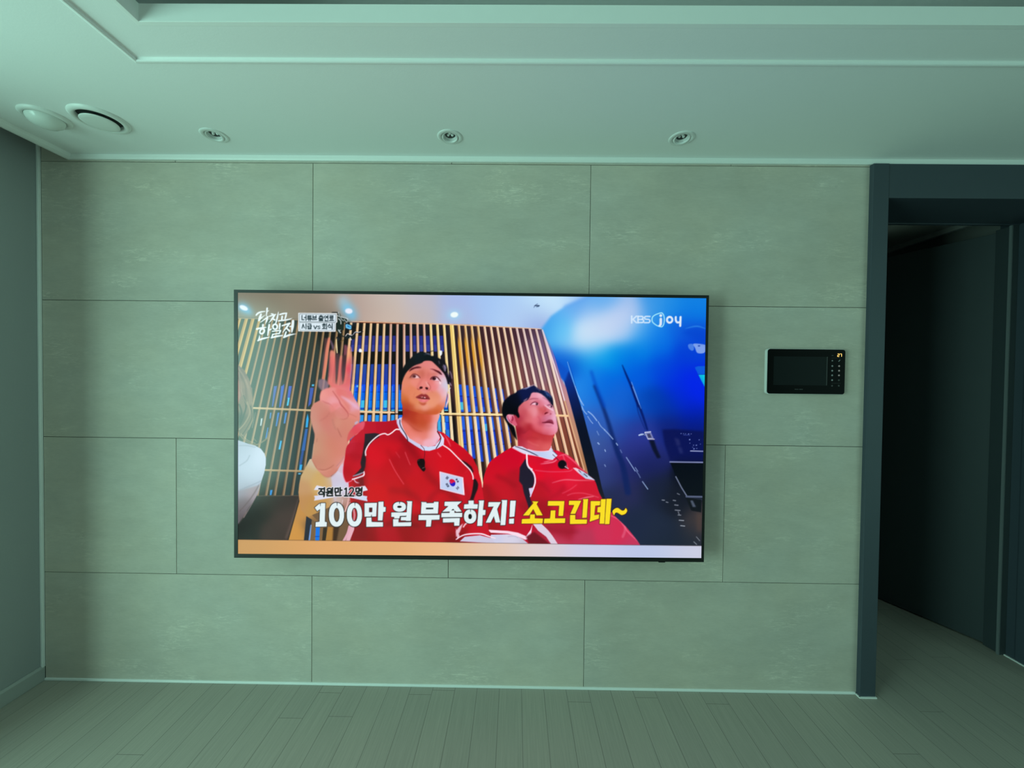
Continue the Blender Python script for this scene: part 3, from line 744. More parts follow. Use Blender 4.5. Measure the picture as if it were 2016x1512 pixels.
# --- woman cut off at the left edge --------------------------------
fill(zA((85, 960), (120, 1000), (190, 1060), (250, 1170), (285, 1300), (300, 1400), (300, 1512), (60, 1512)), [(468, 740, 104, 74, 68), (480, 760, 126, 98, 84), (492, 780, 130, 106, 88)], smooth=False)
fill(zD((60, 40), (290, 20), (303, 250), (300, 430), (240, 560), (200, 620), (130, 620), (120, 560), (60, 560)), [(470, 770, 120, 92, 82), (495, 790, 116, 96, 80), (470, 830, 56, 46, 38), (485, 800, 118, 96, 80), (490, 840, 126, 106, 84), (478, 855, 104, 88, 70)], sig=10)
fill(zA((98, 1180), (125, 1190), (140, 1300), (150, 1380), (130, 1440), (100, 1480)), (150, 96, 88), blur=.8); fill(zD((100, 30), (135, 80), (140, 130), (110, 215), (95, 215)), (158, 106, 98), blur=.6)
for pts, w, c in ((((110, 1030), (190, 1150), (240, 1300), (262, 1480)), 2, (150, 122, 106)), (((150, 1120), (205, 1260), (215, 1420)), 2, (92, 66, 60)), (((120, 1090), (150, 1210), (160, 1330)), 1.6, (150, 118, 106)), (((210, 1180), (265, 1330), (285, 1480)), 1.4, (158, 132, 112))):
    line(zA(*pts), w, c, alpha=.75, blur=.4)
for pts, w, c in ((((180, 120), (215, 250), (180, 380), (140, 480)), 3, (46, 38, 32)), (((230, 200), (260, 330), (200, 460), (130, 540)), 2.6, (150, 130, 104)), (((270, 250), (290, 380), (230, 510), (170, 600)), 2, (60, 52, 44)), (((130, 230), (160, 330), (130, 450)), 3, (50, 42, 36)), (((290, 200), (300, 400), (250, 540)), 1.2, (160, 140, 112)), (((150, 40), (190, 160), (225, 230)), 1.4, (150, 122, 106)),
                  (((140, 610), (210, 680), (330, 730), (420, 690), (480, 640), (497, 580)), 3, (132, 112, 84)), (((150, 590), (230, 670), (330, 712)), 1.2, (176, 156, 124)), (((300, 640), (345, 690)), 1.2, (150, 130, 104)), (((330, 330), (310, 430), (290, 520)), 1, (170, 164, 150))):
    line(zD(*pts), w, c, alpha=.8)
fill(zD((60, 660), (120, 672), (240, 715), (330, 740), (400, 780), (445, 840), (462, 900), (460, 980), (440, 1080), (400, 1200), (360, 1340), (290, 1450), (240, 1512), (60, 1800)), [(468, 880, 162, 170, 190), (480, 900, 176, 184, 206), (515, 905, 196, 206, 226), (500, 940, 178, 188, 208), (470, 960, 160, 166, 188), (490, 980, 140, 134, 148), (475, 1000, 120, 112, 124)], sig=16)
for pts in (((130, 740), (230, 740), (330, 760)), ((130, 990), (220, 930), (260, 860)), ((140, 1290), (260, 1240), (400, 1180)), ((130, 1350), (280, 1330), (370, 1300)), ((150, 1420), (260, 1330), (390, 1210))):
    line(zD(*pts), 1.6, (120, 124, 144), alpha=.55, blur=.6)
fill(zG((90, 235), (300, 180), (270, 285), (150, 490), (95, 555)), [(470, 960, 140, 132, 150), (500, 965, 158, 140, 150), (480, 1000, 118, 104, 112), (472, 1020, 92, 80, 86)], sig=12, blur=1.2); line(zG((105, 440), (210, 320), (300, 180)), 2, (96, 78, 82), alpha=.7, blur=.5); line(zG((310, 160), (270, 290), (150, 500)), 1.6, (170, 150, 156), alpha=.6)
# --- first man: red jersey ------------------------------------------
JER = [(684, 935), (700, 905), (712, 860), (716, 832), (730, 830), (760, 830), (783, 826), (873, 852), (890, 866), (915, 884), (930, 900), (940, 920), (948, 950), (953, 985), (950, 1012), (960, 1030), (968, 1080), (690, 1080), (692, 1010), (688, 970)]
# resting forearm sleeve, white long sleeve and the big raised arm
fill(k3((440, 420), (370, 430), (240, 690), (150, 850), (110, 1050), (90, 1250), (120, 1512), (160, 1700), (330, 1860), (560, 1760), (1100, 1512), (1350, 1250), (1330, 900), (1180, 640), (900, 860)), [(612, 905, 206, 186, 160), (600, 930, 200, 168, 118), (592, 960, 196, 150, 104), (595, 990, 190, 138, 82), (630, 950, 206, 168, 104), (650, 960, 210, 170, 118), (640, 990, 196, 148, 82), (615, 1000, 190, 142, 74), (660, 945, 200, 180, 176), (675, 950, 212, 206, 226), (670, 925, 214, 206, 222), (690, 960, 206, 196, 220), (665, 985, 196, 176, 176), (690, 985, 196, 160, 160)], sig=10)
fill(k3((900, 870), (1050, 700), (1190, 600), (1200, 800), (1250, 1000), (1430, 960), (1600, 880), (1640, 1010), (1500, 1160), (1250, 1300), (1150, 1512), (1000, 1512), (930, 1200), (920, 1000)), [(662, 945, 206, 196, 216), (675, 930, 216, 208, 226), (672, 960, 206, 206, 226), (690, 960, 214, 200, 222), (705, 948, 232, 196, 214), (700, 965, 214, 178, 200), (672, 985, 200, 180, 190)], sig=8, blur=.8)
fill(t1((640, 280), (1040, 280), (1010, 400), (870, 470), (800, 590), (770, 470), (700, 400), (600, 380)), [(665, 985, 200, 176, 168), (680, 988, 190, 150, 140), (695, 985, 196, 160, 150), (690, 1000, 200, 150, 140), (680, 998, 160, 110, 96)], sig=6, blur=.5)
line(t1((870, 270), (850, 420), (795, 580)), [1.5, 3, 2], (226, 176, 172)); line(t1((750, 350), (735, 430)), 1.6, (226, 206, 214), alpha=.7); line(t1((985, 330), (880, 380)), 1, (110, 40, 44), alpha=.7)
fill(k3((1000, 680), (1190, 360), (1270, 280), (1260, 600), (1160, 780)), [(670, 920, 214, 190, 206), (676, 905, 226, 160, 160)], blur=.6)
ARM = k3((470, 40), (430, 380), (425, 450), (480, 560), (550, 680), (640, 770), (740, 850), (850, 870), (950, 810), (1040, 740), (1100, 640), (1200, 470), (1270, 330), (1320, 120), (1300, -200), (1000, -600), (560, -500), (500, -150))
SK = [(620, 775, 226, 130, 122), (650, 785, 232, 148, 146), (630, 800, 206, 134, 118), (615, 815, 204, 142, 126), (640, 820, 206, 122, 108), (615, 840, 204, 146, 128), (650, 835, 206, 126, 114), (665, 850, 206, 128, 114), (690, 800, 230, 134, 124), (705, 800, 232, 150, 150), (700, 822, 222, 132, 116), (690, 830, 210, 138, 120), (680, 845, 212, 130, 112), (630, 865, 202, 138, 116), (620, 880, 196, 148, 118), (650, 875, 208, 128, 108),
      (640, 895, 206, 140, 116), (660, 900, 212, 128, 108), (680, 880, 214, 132, 116), (650, 918, 208, 136, 112), (632, 912, 196, 130, 108), (670, 915, 222, 150, 142), (640, 932, 214, 142, 124), (655, 932, 204, 120, 106)]
fill(ARM, SK, smooth=True, sig=11)
line(k3((430, 440), (540, 640), (650, 690), (760, 690), (880, 640), (970, 570)), [1, 1.8, 2.2, 2.4, 2, 1.2], (176, 104, 86), alpha=.7, blur=.7)
line(k3((640, 780), (750, 860), (850, 875), (960, 815), (1060, 690)), [1.2, 2, 2.2, 2, 1.2], (186, 110, 92), alpha=.7, blur=.8); line(k3((550, 640), (640, 730), (760, 720), (900, 680)), 1.8, (226, 156, 136), alpha=.5, blur=1)
line(k3((1060, 620), (1140, 520), (1240, 350)), [2, 2.6, 1.8], (232, 160, 160), alpha=.7, blur=1); line(k3((1040, 610), (1150, 480), (1220, 360)), 1, (150, 100, 120), alpha=.6, blur=.4)
line(k3((470, 60), (440, 300), (420, 420)), 1.4, (216, 190, 170), alpha=.6, blur=.5)
# hand
fill(k1((330, 1240), (440, 1195), (520, 1240), (600, 1330), (560, 1512), (420, 1512), (330, 1400)), (158, 128, 146), alpha=.75, blur=1.2)
HAND = k2((650, 0), (1400, 0), (1480, 190), (1560, 300), (1610, 450), (1620, 700), (1600, 820), (1480, 860), (1330, 1100), (1300, 1300), (500, 1300), (490, 1060), (430, 860), (385, 640), (400, 420), (480, 300), (620, 230))
fill(HAND, SK, smooth=False, sig=11, blur=.5)
fill(k1((480, 190), (570, 200), (590, 420), (560, 640), (450, 1190), (420, 1000), (470, 500)), (150, 90, 96), alpha=.42, blur=1)     # blurred little finger
line(k1((600, 200), (580, 330), (545, 520), (500, 900), (450, 1190)), [4, 6, 6, 6, 5], (238, 138, 110), alpha=.85, blur=.6)
line(k1((640, 260), (690, 400), (690, 470)), [2, 3, 2], (190, 150, 190), alpha=.7, blur=.8)
FING = ([(625, 520), (720, 520), (745, 640), (760, 900), (765, 1100), (770, 1300), (800, 1400), (580, 1340), (580, 1150), (600, 1000), (615, 800)],
        [(880, 640), (925, 640), (925, 800), (915, 1000), (925, 1200), (940, 1320), (900, 1420), (780, 1380), (800, 1200), (830, 900), (850, 740)],
        [(1060, 420), (1110, 440), (1150, 560), (1160, 700), (1155, 900), (1140, 1100), (1125, 1300), (1115, 1420), (940, 1400), (975, 1180), (1010, 950), (1030, 700)])
for i, q in enumerate(FING):
    fill(k1(*q), [k1((q[0][0], 560))[0] + ((236, 150, 124), (226, 156, 120), (240, 172, 120))[i], k1((q[0][0] + 20, 800))[0] + (232, 112, 108), k1((q[0][0] - 10, 1000))[0] + (226, 106, 108), k1((q[0][0] - 10, 1200))[0] + (228, 118, 112), k1((q[0][0] - 40, 1380))[0] + (230, 134, 128)], smooth=True, sig=9, blur=.8, alpha=(.9, .82, .92)[i])
glow(*k1((1075, 960))[0], 4, 7, (226, 72, 92), .7); glow(*k1((1050, 1260))[0], 4, 8, (214, 84, 96), .5); glow(*k1((690, 720))[0], 5, 9, (238, 112, 106), .5)
fill(k1((970, 360), (1050, 370), (1060, 440), (1030, 620), (960, 620)), (190, 100, 124), alpha=.6, blur=1)
fill(k1((930, 620), (1030, 600), (1010, 900), (960, 1250), (920, 1250)), (120, 70, 84), alpha=.5, blur=1); fill(k1((770, 560), (860, 590), (840, 800), (800, 1150), (770, 1200)), (124, 84, 96), alpha=.5, blur=1)
line(k1((1080, 380), (1140, 440), (1155, 620), (1155, 900), (1130, 1200)), [1, 1.6, 1.6, 1.6, 1], (250, 170, 150), alpha=.8, blur=.4); fill(k1((1165, 640), (1230, 660), (1220, 1000), (1190, 1350), (1140, 1350)), (130, 76, 120), alpha=.4, blur=1.2)
line(k1((800, 560), (790, 420), (780, 240)), [2, 2.4, 2], (246, 226, 170)); line(k1((640, 660), (600, 860), (590, 1100)), 1, (190, 90, 100), alpha=.6)
fill(k1((590, 1150), (700, 1320), (770, 1350), (860, 1370), (930, 1340), (1000, 1320), (1130, 1150), (1125, 1400), (1130, 1512), (1180, 1640), (420, 1640), (440, 1500), (610, 1440), (650, 1400), (600, 1300)), [k1((620, 1250))[0] + (228, 120, 112), k1((700, 1400))[0] + (224, 112, 108), k1((800, 1400))[0] + (230, 126, 126), k1((900, 1340))[0] + (220, 104, 108), k1((1050, 1300))[0] + (222, 104, 106), k1((1090, 1480))[0] + (230, 122, 130), k1((900, 1480))[0] + (232, 136, 136), k1((560, 1560))[0] + (232, 144, 134), k1((700, 1560))[0] + (226, 122, 114)], sig=7, blur=.8)
PALM = k2((640, 60), (760, -60), (950, -90), (1100, -60), (1380, 20), (1480, 190), (1580, 340), (1610, 480), (1615, 640), (1570, 720), (1300, 640), (1100, 500), (820, 310), (640, 230))
fill(PALM, [(635, 780, 236, 152, 144), (650, 772, 232, 142, 138), (640, 790, 230, 146, 144), (655, 790, 236, 158, 164), (665, 800, 236, 150, 156), (670, 775, 226, 118, 116), (680, 780, 226, 128, 122), (690, 775, 228, 116, 126), (690, 790, 232, 150, 146), (700, 800, 228, 164, 186), (705, 810, 226, 140, 134), (680, 800, 222, 126, 116), (700, 822, 224, 136, 122)], smooth=True, sig=6, blur=1.2)
line(k2((940, 0), (1010, 90), (1100, 220), (1140, 320), (1240, 440), (1310, 540), (1330, 620)), [1.2, 2, 2.4, 2.8, 2.2, 2, 1.4], (176, 78, 80), alpha=.75, blur=.5); line(k2((1000, 40), (1120, 210), (1210, 330), (1330, 480)), [2, 3, 3, 2], (236, 150, 140), alpha=.6, blur=1)
line(k2((1150, 130), (1300, 220), (1450, 330), (1590, 440)), [2, 5, 6, 4], (232, 184, 214), alpha=.75, blur=1.6)
line(k2((680, 240), (780, 290), (860, 320), (960, 400)), [1.2, 2.4, 2.2, 1], (196, 108, 106), alpha=.7, blur=.7)
fill(k2((880, 340), (1000, 300), (1110, 330), (1060, 420), (1000, 480), (880, 520)), (230, 134, 130), smooth=True, blur=1.6, alpha=.7)
fill(k2((1000, 520), (1100, 400), (1220, 460), (1310, 560), (1320, 640), (1240, 690), (1100, 690), (1020, 620)), (216, 132, 124), smooth=True, blur=1.2, alpha=.75); line(k2((1325, 600), (1300, 670), (1210, 700), (1110, 690)), [1, 2, 2, 1], (190, 108, 98), alpha=.6, blur=.6)
line(k2((940, 700), (960, 800), (1000, 920), (1040, 960)), [2, 2.4, 2.2, 1.4], (172, 108, 96), alpha=.6, blur=.8); line(k2((1060, 920), (1110, 1040), (1160, 1140)), [1.6, 2.2, 1.4], (172, 96, 84), alpha=.7, blur=.6); line(k2((620, 740), (730, 680), (830, 590), (860, 520)), [1.4, 2.6, 2.6, 1.6], (186, 108, 98), alpha=.5, blur=1)
line(k2((1340, 560), (1450, 600), (1530, 640)), 1.4, (190, 108, 96), alpha=.6, blur=.5); line(k2((555, 1180), (545, 1260)), 1, (150, 104, 84), alpha=.6)
glow(*k2((1060, 780))[0], 7, 10, (214, 150, 126), .5)
fill(k2((1490, 780), (1560, 740), (1570, 790), (1500, 830)), (190, 178, 206), smooth=True, blur=.6, alpha=.9)
# jersey body
RED = [(720, 850, 190, 18, 40), (745, 842, 184, 16, 40), (770, 850, 178, 16, 34), (735, 900, 214, 14, 34), (720, 930, 200, 14, 30), (760, 880, 206, 16, 32), (800, 905, 178, 14, 30), (770, 930, 196, 12, 28), (830, 915, 200, 14, 32), (880, 900, 214, 10, 30), (860, 890, 206, 16, 34), (900, 890, 206, 10, 34), (925, 905, 196, 12, 30), (930, 950, 206, 10, 34), (945, 970, 206, 8, 36),
       (700, 1000, 206, 14, 26), (740, 980, 206, 6, 22), (790, 970, 196, 8, 24), (830, 960, 196, 8, 26), (850, 980, 206, 6, 30), (800, 1000, 206, 4, 28), (860, 1000, 186, 8, 26), (720, 1050, 140, 8, 20), (760, 1045, 176, 10, 30), (800, 1030, 150, 6, 18), (830, 1035, 160, 10, 24), (860, 1045, 176, 14, 32), (900, 1040, 170, 8, 24), (930, 1020, 186, 6, 28), (900, 1060, 120, 4, 14), (945, 1050, 190, 8, 36), (700, 1060, 150, 8, 22)]
# far jersey (second man) first, then the near one over it
JER2 = [(952, 1082), (950, 1000), (951, 950), (957, 925), (966, 908), (985, 894), (1005, 882), (1020, 878), (1060, 884), (1090, 886), (1112, 893), (1130, 905), (1150, 930), (1170, 945), (1182, 975), (1205, 1010), (1235, 1040), (1262, 1076), (1255, 1084), (1000, 1084)]
RED2 = [(970, 930, 206, 4, 34), (1000, 900, 206, 2, 38), (990, 960, 196, 10, 34), (960, 980, 170, 6, 24), (1020, 950, 180, 10, 34), (1060, 900, 216, 10, 44), (1080, 905, 206, 8, 44), (1050, 930, 226, 4, 40), (1100, 930, 226, 8, 44), (1090, 960, 206, 10, 44), (1130, 940, 226, 20, 54), (1060, 970, 186, 10, 34), (1150, 960, 210, 16, 46), (1110, 990, 200, 12, 44), (1160, 990, 204, 20, 50), (1060, 1000, 160, 8, 30),
        (970, 1040, 160, 4, 24), (1000, 1030, 190, 6, 34), (1040, 1040, 190, 8, 44), (1070, 1050, 170, 28, 54), (1110, 1045, 170, 22, 50), (1150, 1020, 206, 36, 76), (1190, 1050, 206, 44, 84), (1150, 1060, 186, 50, 84), (1100, 1070, 190, 56, 86), (1220, 1050, 210, 40, 80), (1240, 1070, 196, 50, 90)]
fill(JER2, RED2, smooth=True, sig=11)
CLIP = mask_of(JER2)
for pts, w, c, a in ((((270, 30), (420, 45), (600, 40), (640, 20)), 1.2, (240, 120, 140), .8), (((440, 155), (560, 125), (700, 130), (860, 130)), [1, 1.8, 1.6, 1], (250, 150, 160), .8), (((540, 260), (620, 220), (680, 175)), 1.6, (240, 90, 110), .7), (((590, 280), (650, 260), (760, 260), (900, 300)), 1.6, (240, 90, 110), .8), (((700, 320), (780, 300), (850, 290)), [1, 1.6, 1], (255, 170, 176), .9),
                     (((1140, 690), (1160, 640), (1165, 580)), 5, (230, 110, 140), .5), (((1020, 480), (1100, 520), (1150, 580), (1200, 650), (1330, 770)), [1.4, 2, 2, 2, 1.4], (250, 110, 140), .9), (((870, 140), (910, 220), (935, 300)), 1.2, (240, 120, 150), .7), (((740, 380), (800, 400), (850, 460)), 3, (230, 40, 70), .5)):
    line(zH(*pts), w, c, alpha=a, blur=.5)
for pts, w in ((((560, 190), (500, 260), (420, 300)), 5), (((500, 420), (600, 440), (700, 500)), 7), (((900, 430), (800, 520), (640, 560)), 6), (((200, 130), (330, 160), (420, 250)), 5), (((380, 600), (520, 640), (700, 640)), 6)):
    line(zH(*pts), w, (130, 4, 26), alpha=.35, blur=3)
line(zE((1380, 1120), (1480, 1160), (1600, 1240)), 8, (140, 4, 24), alpha=.5, blur=3); line(zE((1240, 1250), (1290, 1370), (1300, 1500)), 6, (150, 4, 24), alpha=.6, blur=2.5)
for pts, w, a in ((((1450, 1290), (1560, 1270), (1700, 1230)), [1, 2, 1.2], .8), (((1360, 1345), (1500, 1330), (1720, 1290), (1810, 1230)), [1, 2, 2.4, 2], .85), (((1860, 1060), (1900, 1130), (1920, 1200)), 3, .6), (((1800, 1160), (1850, 1180), (1880, 1230)), 2, .7)):
    line(h4(*pts), w, (255, 150, 170), alpha=a, blur=.5)
CLIP = None
fill(zF((105, 800), (180, 850), (250, 880), (330, 950), (420, 1030), (480, 1085), (300, 1020), (120, 910), (60, 900)), [(1100, 895, 226, 20, 60), (1120, 905, 220, 20, 56), (1145, 925, 200, 16, 44)], smooth=True, sig=12)
line(zF((130, 870), (200, 850), (260, 890), (330, 950), (400, 1020), (480, 1080)), [1, 2, 2, 1.8, 1.6, 1], (255, 150, 170), alpha=.75, blur=.5); line(zF((180, 860), (200, 920), (230, 990)), 2, (250, 130, 150), alpha=.6, blur=.6)
# second man's neck, collar, stripes
fill(h4((650, 300), (700, 620), (715, 850), (1000, 950), (1250, 990), (1500, 985), (1640, 930), (1700, 640), (1760, 520), (1700, 300), (1200, 200)), [(1018, 850, 142, 14, 36), (1020, 870, 170, 34, 52), (1035, 855, 190, 44, 60), (1050, 865, 196, 50, 58), (1070, 858, 190, 48, 56), (1060, 875, 214, 84, 88), (1080, 880, 222, 96, 98), (1080, 862, 200, 62, 68), (1045, 880, 214, 84, 96), (1028, 878, 190, 56, 76)], sig=7)
fill(h4((555, 880), (620, 835), (830, 850), (1000, 940), (1200, 985), (1450, 985), (1590, 960), (1660, 860), (1690, 930), (1840, 1110), (1700, 1225), (1550, 1200), (1290, 1130), (1000, 1080), (860, 1040)), [(1012, 880, 214, 214, 240), (1030, 886, 222, 220, 244), (1060, 893, 190, 206, 240), (1080, 895, 192, 210, 244), (1090, 890, 226, 228, 250)], sig=10)
line(h4((640, 850), (900, 940), (1150, 1050), (1300, 1130)), [1, 1.5, 1.5, 1], (30, 24, 50)); line(h4((1000, 930), (1200, 980), (1450, 990), (1640, 950), (1660, 840)), 1.2, (255, 206, 226)); line(h4((560, 890), (850, 1040), (1000, 1075), (1290, 1130), (1550, 1205), (1720, 1225)), 1.2, (255, 230, 244), alpha=.8)
line(h4((1700, 970), (1780, 1040), (1830, 1090)), 1, (60, 50, 80)); line(h4((1705, 1080), (1800, 1170), (1880, 1250)), 1, (50, 30, 50))
fill([zE((1730, 900))[0], zE((1660, 1010))[0], zE((1650, 1180))[0], zE((1690, 1230))[0], zE((1710, 1330))[0], zE((1760, 1480))[0], (1043, 1010), (1047, 990), zE((1790, 1400))[0], zE((1780, 1280))[0], zE((1830, 1240))[0], zE((1845, 1140))[0], zE((1810, 1040))[0], zE((1760, 990))[0]], (30, 24, 44), blur=.3)
line(h4((965, 1060), (970, 1200), (980, 1340), (1030, 1450), (1110, 1500)), 3.2, (252, 232, 244)); line(zE((1775, 1010), (1835, 1090), (1850, 1180), (1835, 1250), (1790, 1370)), [3, 3, 3, 3, 2], (246, 226, 240)); fill(zE((1770, 1270), (1830, 1260), (1795, 1385)), (216, 206, 240))
ell(1107, 914.6, 8.6, 8.8, (12, 8, 18), 20, blur=.3); fill(zF((180, 960), (220, 980), (245, 1030), (195, 1025)), (18, 12, 22)); line(zF((205, 1000), (245, 1025)), 1.8, (226, 180, 196)); line(zF((212, 985), (235, 1005)), 1, (200, 160, 180), alpha=.7)
fill(zF((300, 1015), (340, 1015), (430, 1060), (580, 1170), (460, 1150), (370, 1080)), [(1135, 926, 240, 200, 216), (1150, 935, 186, 206, 236), (1165, 943, 200, 214, 240)], sig=6); line(zF((375, 1045), (400, 1070)), 1.4, (60, 60, 90)); line(zF((440, 1090), (480, 1125)), 1.6, (60, 60, 80)); line(zF((400, 1080), (440, 1110)), 1, (150, 160, 200))
# white piping and cuffs at the bottom of the second jersey
fill(zH((245, 560), (330, 560), (390, 620), (440, 680), (495, 765), (430, 765), (380, 690), (300, 630)), (222, 206, 224), smooth=False); line(zH((330, 565), (395, 625), (445, 690), (490, 760)), 1, (255, 230, 240), alpha=.7)
fill(zH((-200, 620), (0, 632), (100, 650), (180, 685), (225, 620), (245, 560), (230, 660), (205, 715), (170, 720), (100, 690), (0, 660), (-170, 650)), (250, 220, 236)); fill(zH((180, 690), (260, 640), (430, 770), (210, 760)), (110, 10, 30), blur=.8)
fill(zH((-170, 670), (0, 665), (80, 680), (150, 715), (210, 765), (-180, 765)), [(970, 1058, 206, 206, 232), (1010, 1062, 214, 210, 230), (1035, 1068, 200, 194, 214)], sig=10); line(zH((0, 690), (60, 685), (100, 700)), 1, (150, 140, 170), alpha=.6)
# near jersey
fill(JER, RED, smooth=False, sig=12)
fill([(700, 905), (720, 890), (722, 1066), (690, 1066), (690, 1000)], (120, 8, 22), blur=4, alpha=.55)
CLIP = mask_of(JER, False)
for pts, w, a in ((((200, 640), (400, 900), (560, 1150), (760, 1300), (900, 1420)), 12, .45), (((20, 800), (180, 1100), (300, 1400)), 8, .25), (((960, 1230), (1010, 1350), (1030, 1480)), 8, .4), (((760, 1260), (600, 1330), (500, 1480)), 9, .4), (((60, 1290), (300, 1330), (420, 1440)), 10, .35)):
    line(zE(*pts), w, (120, 4, 18), alpha=a, blur=4)
for pts, w, a in ((((40, 910), (110, 1050), (220, 1220)), 1.2, .8), (((235, 820), (270, 910), (300, 980)), 1, .8), (((120, 820), (170, 890)), 1, .5), (((720, 600), (770, 680), (800, 750)), [1, 3, 1.4], .6), (((640, 830), (680, 880)), 2, .6), (((980, 1080), (1060, 1000)), 1, .2), (((1150, 1010), (1200, 1150), (1215, 1330)), 1.6, .6)):
    line(zE(*pts), w, (255, 120, 130), alpha=a, blur=.5)
for pts, w, a in ((((0, 800), (200, 740), (400, 750), (640, 790), (800, 830)), 12, .5), (((1000, 700), (1080, 760), (1180, 800)), 12, .4), (((600, 560), (800, 640), (900, 720)), 9, .35), (((1230, 700), (1500, 760), (1790, 830)), 14, .4), (((1100, 500), (1300, 560), (1700, 640)), 8, .3)):
    line(t2(*pts), w * .5, (90, 2, 12), alpha=a, blur=3)
fill([(905, 1066), (950, 1010), (975, 1030), (975, 1070)], (206, 10, 38), blur=2, alpha=.5)
CLIP = None
# right sleeve hanging from the raised arm, dark flash
fill(k2((1640, 760), (1790, 745), (2016, 770), (2016, 1060), (1720, 1060), (1700, 960), (1690, 880)), [(715, 845, 196, 24, 48), (735, 840, 190, 20, 40), (720, 852, 186, 24, 46)], sig=10)
fill(k2((1500, 850), (1640, 775), (1740, 770), (1690, 960), (1560, 1060), (1400, 1180), (1300, 1250), (1330, 1060), (1430, 920)), [(700, 840, 226, 76, 92), (690, 858, 214, 92, 92), (712, 835, 226, 90, 112), (702, 850, 220, 70, 82)], smooth=True, sig=7, blur=.5)
fill(k2((1690, 950), (1730, 1060), (1720, 1260), (1690, 1400), (1660, 1600), (1600, 1800), (1420, 1700), (1270, 1512), (1310, 1380), (1400, 1200), (1560, 1060)), [(702, 860, 196, 28, 46), (690, 880, 196, 40, 64), (710, 880, 184, 18, 38)], smooth=True, sig=8)
fill(k3((1330, 60), (1720, 40), (1690, 250), (1650, 440), (1640, 560), (1650, 640), (1560, 740), (1430, 850), (1430, 920), (1290, 1000), (1230, 930), (1200, 770), (1210, 600), (1240, 420)), [(690, 880, 190, 28, 50), (705, 885, 184, 20, 40), (690, 910, 190, 14, 34), (700, 922, 196, 10, 32), (708, 915, 196, 20, 40), (685, 930, 182, 6, 28), (690, 945, 190, 8, 30), (700, 900, 176, 14, 34)], smooth=True, sig=6)
line(k3((1200, 620), (1195, 780), (1230, 920), (1290, 1010), (1420, 960)), 1.8, (238, 130, 160), alpha=.8)
fill(k2((1740, 1060), (1990, 1040), (2100, 1060), (2100, 1140), (1960, 1220), (1800, 1400), (1760, 1560), (1700, 1560), (1730, 1280)), (42, 34, 42))
fill(k3((1730, 0), (1930, -40), (1760, 200), (1745, 330), (1770, 420), (1750, 620), (1700, 760), (1440, 860), (1570, 740), (1650, 640), (1630, 520), (1680, 300)), (40, 28, 36), smooth=False, blur=.4)
line([zD((1700, 860))[0], zD((1700, 800))[0], zD((1750, 710))[0], zD((1850, 620))[0], zD((1930, 590))[0], zD((1975, 605))[0], zE((70, 580))[0], zE((120, 540))[0], zE((160, 540))[0]], 2.4, (250, 234, 240))
line(k3((1450, 850), (1580, 810), (1700, 760)), [2, 3, 2.4], (150, 140, 160)); line(k3((1430, 930), (1600, 880), (1710, 830), (1720, 740)), [2.6, 3, 3, 2], (250, 226, 236)); line(k3((1460, 920), (1520, 1000), (1600, 1020)), 2.4, (232, 196, 214), alpha=.8); fill(k3((1560, 920), (1700, 860), (1720, 1090), (1600, 1090)), (110, 20, 28), blur=1.2, alpha=.8)
# far arm flash and piping
fill(zE((930, 910), (1000, 950), (1060, 1000), (1085, 1060), (1075, 1080), (1010, 1010)), (48, 14, 26), blur=.3)
fill(fl((1460, 480), (1530, 460), (1600, 560), (1645, 680), (1620, 860), (1520, 1100), (1450, 1300), (1310, 1290), (1370, 1100), (1410, 900), (1440, 700)), (26, 6, 18), smooth=False, blur=.4)
line(zE((710, 735), (790, 790), (880, 880), (960, 960), (1040, 1040), (1075, 1110), (1080, 1155)), 2.3, (252, 232, 238))
# bottom flash by the hip
fill(zG((1160, 735), (1195, 650), (1215, 560), (1250, 540), (1245, 620), (1200, 735)), (232, 176, 190)); line(t1((960, 500), (985, 640), (970, 760)), [3, 4, 3], (216, 130, 140))
line(zG((1140, 735), (1180, 660), (1200, 590)), 5, (226, 168, 184)); 
line(t2((1920, 850), (1960, 790), (2000, 760)), 3, (240, 190, 200)); fill(zH((-480, 680), (-520, 600), (-500, 720)), (230, 190, 206))
fill([(897, 1046), (905, 1036), (912, 1030), (905, 1048), (898, 1058)], (236, 190, 206), blur=.4); line([(898, 1062), (915, 1053), (945, 1051), (962, 1056), (975, 1060)], [2, 2.6, 2.8, 2.6, 2], (250, 224, 236)); fill([(905, 1066), (915, 1057), (945, 1054), (968, 1060), (975, 1070)], (206, 200, 224))
# collar, neck
fill([h2((250, 1040))[0], h2((330, 1030))[0], h2((330, 1150))[0], h2((400, 1330))[0], zE((300, 640))[0], zE((420, 720))[0], zE((520, 755))[0], zE((610, 740))[0], zE((680, 650))[0], zE((660, 560))[0], h2((1330, 1400))[0], zE((720, 650))[0], zE((715, 730))[0], zE((640, 775))[0], zE((540, 805))[0], zE((460, 800))[0], zE((360, 740))[0], zE((270, 680))[0], h2((250, 1420))[0], h2((160, 1200))[0], h2((150, 1110))[0]], [(783, 830, 206, 200, 236), (790, 850, 220, 216, 244), (820, 875, 206, 206, 236), (845, 880, 206, 220, 246), (870, 870, 220, 220, 246)], sig=9)
NECK = [h2((310, 600))[0], h2((330, 950))[0], h2((280, 1150))[0], h2((330, 1330))[0], h2((420, 1500))[0], zE((290, 650))[0], zE((380, 705))[0], zE((460, 745))[0], zE((540, 755))[0], zE((620, 730))[0], zE((670, 640))[0], zE((640, 580))[0], h2((1300, 1400))[0], h2((1310, 1180))[0], h2((1370, 1010))[0], h2((1400, 800))[0]]
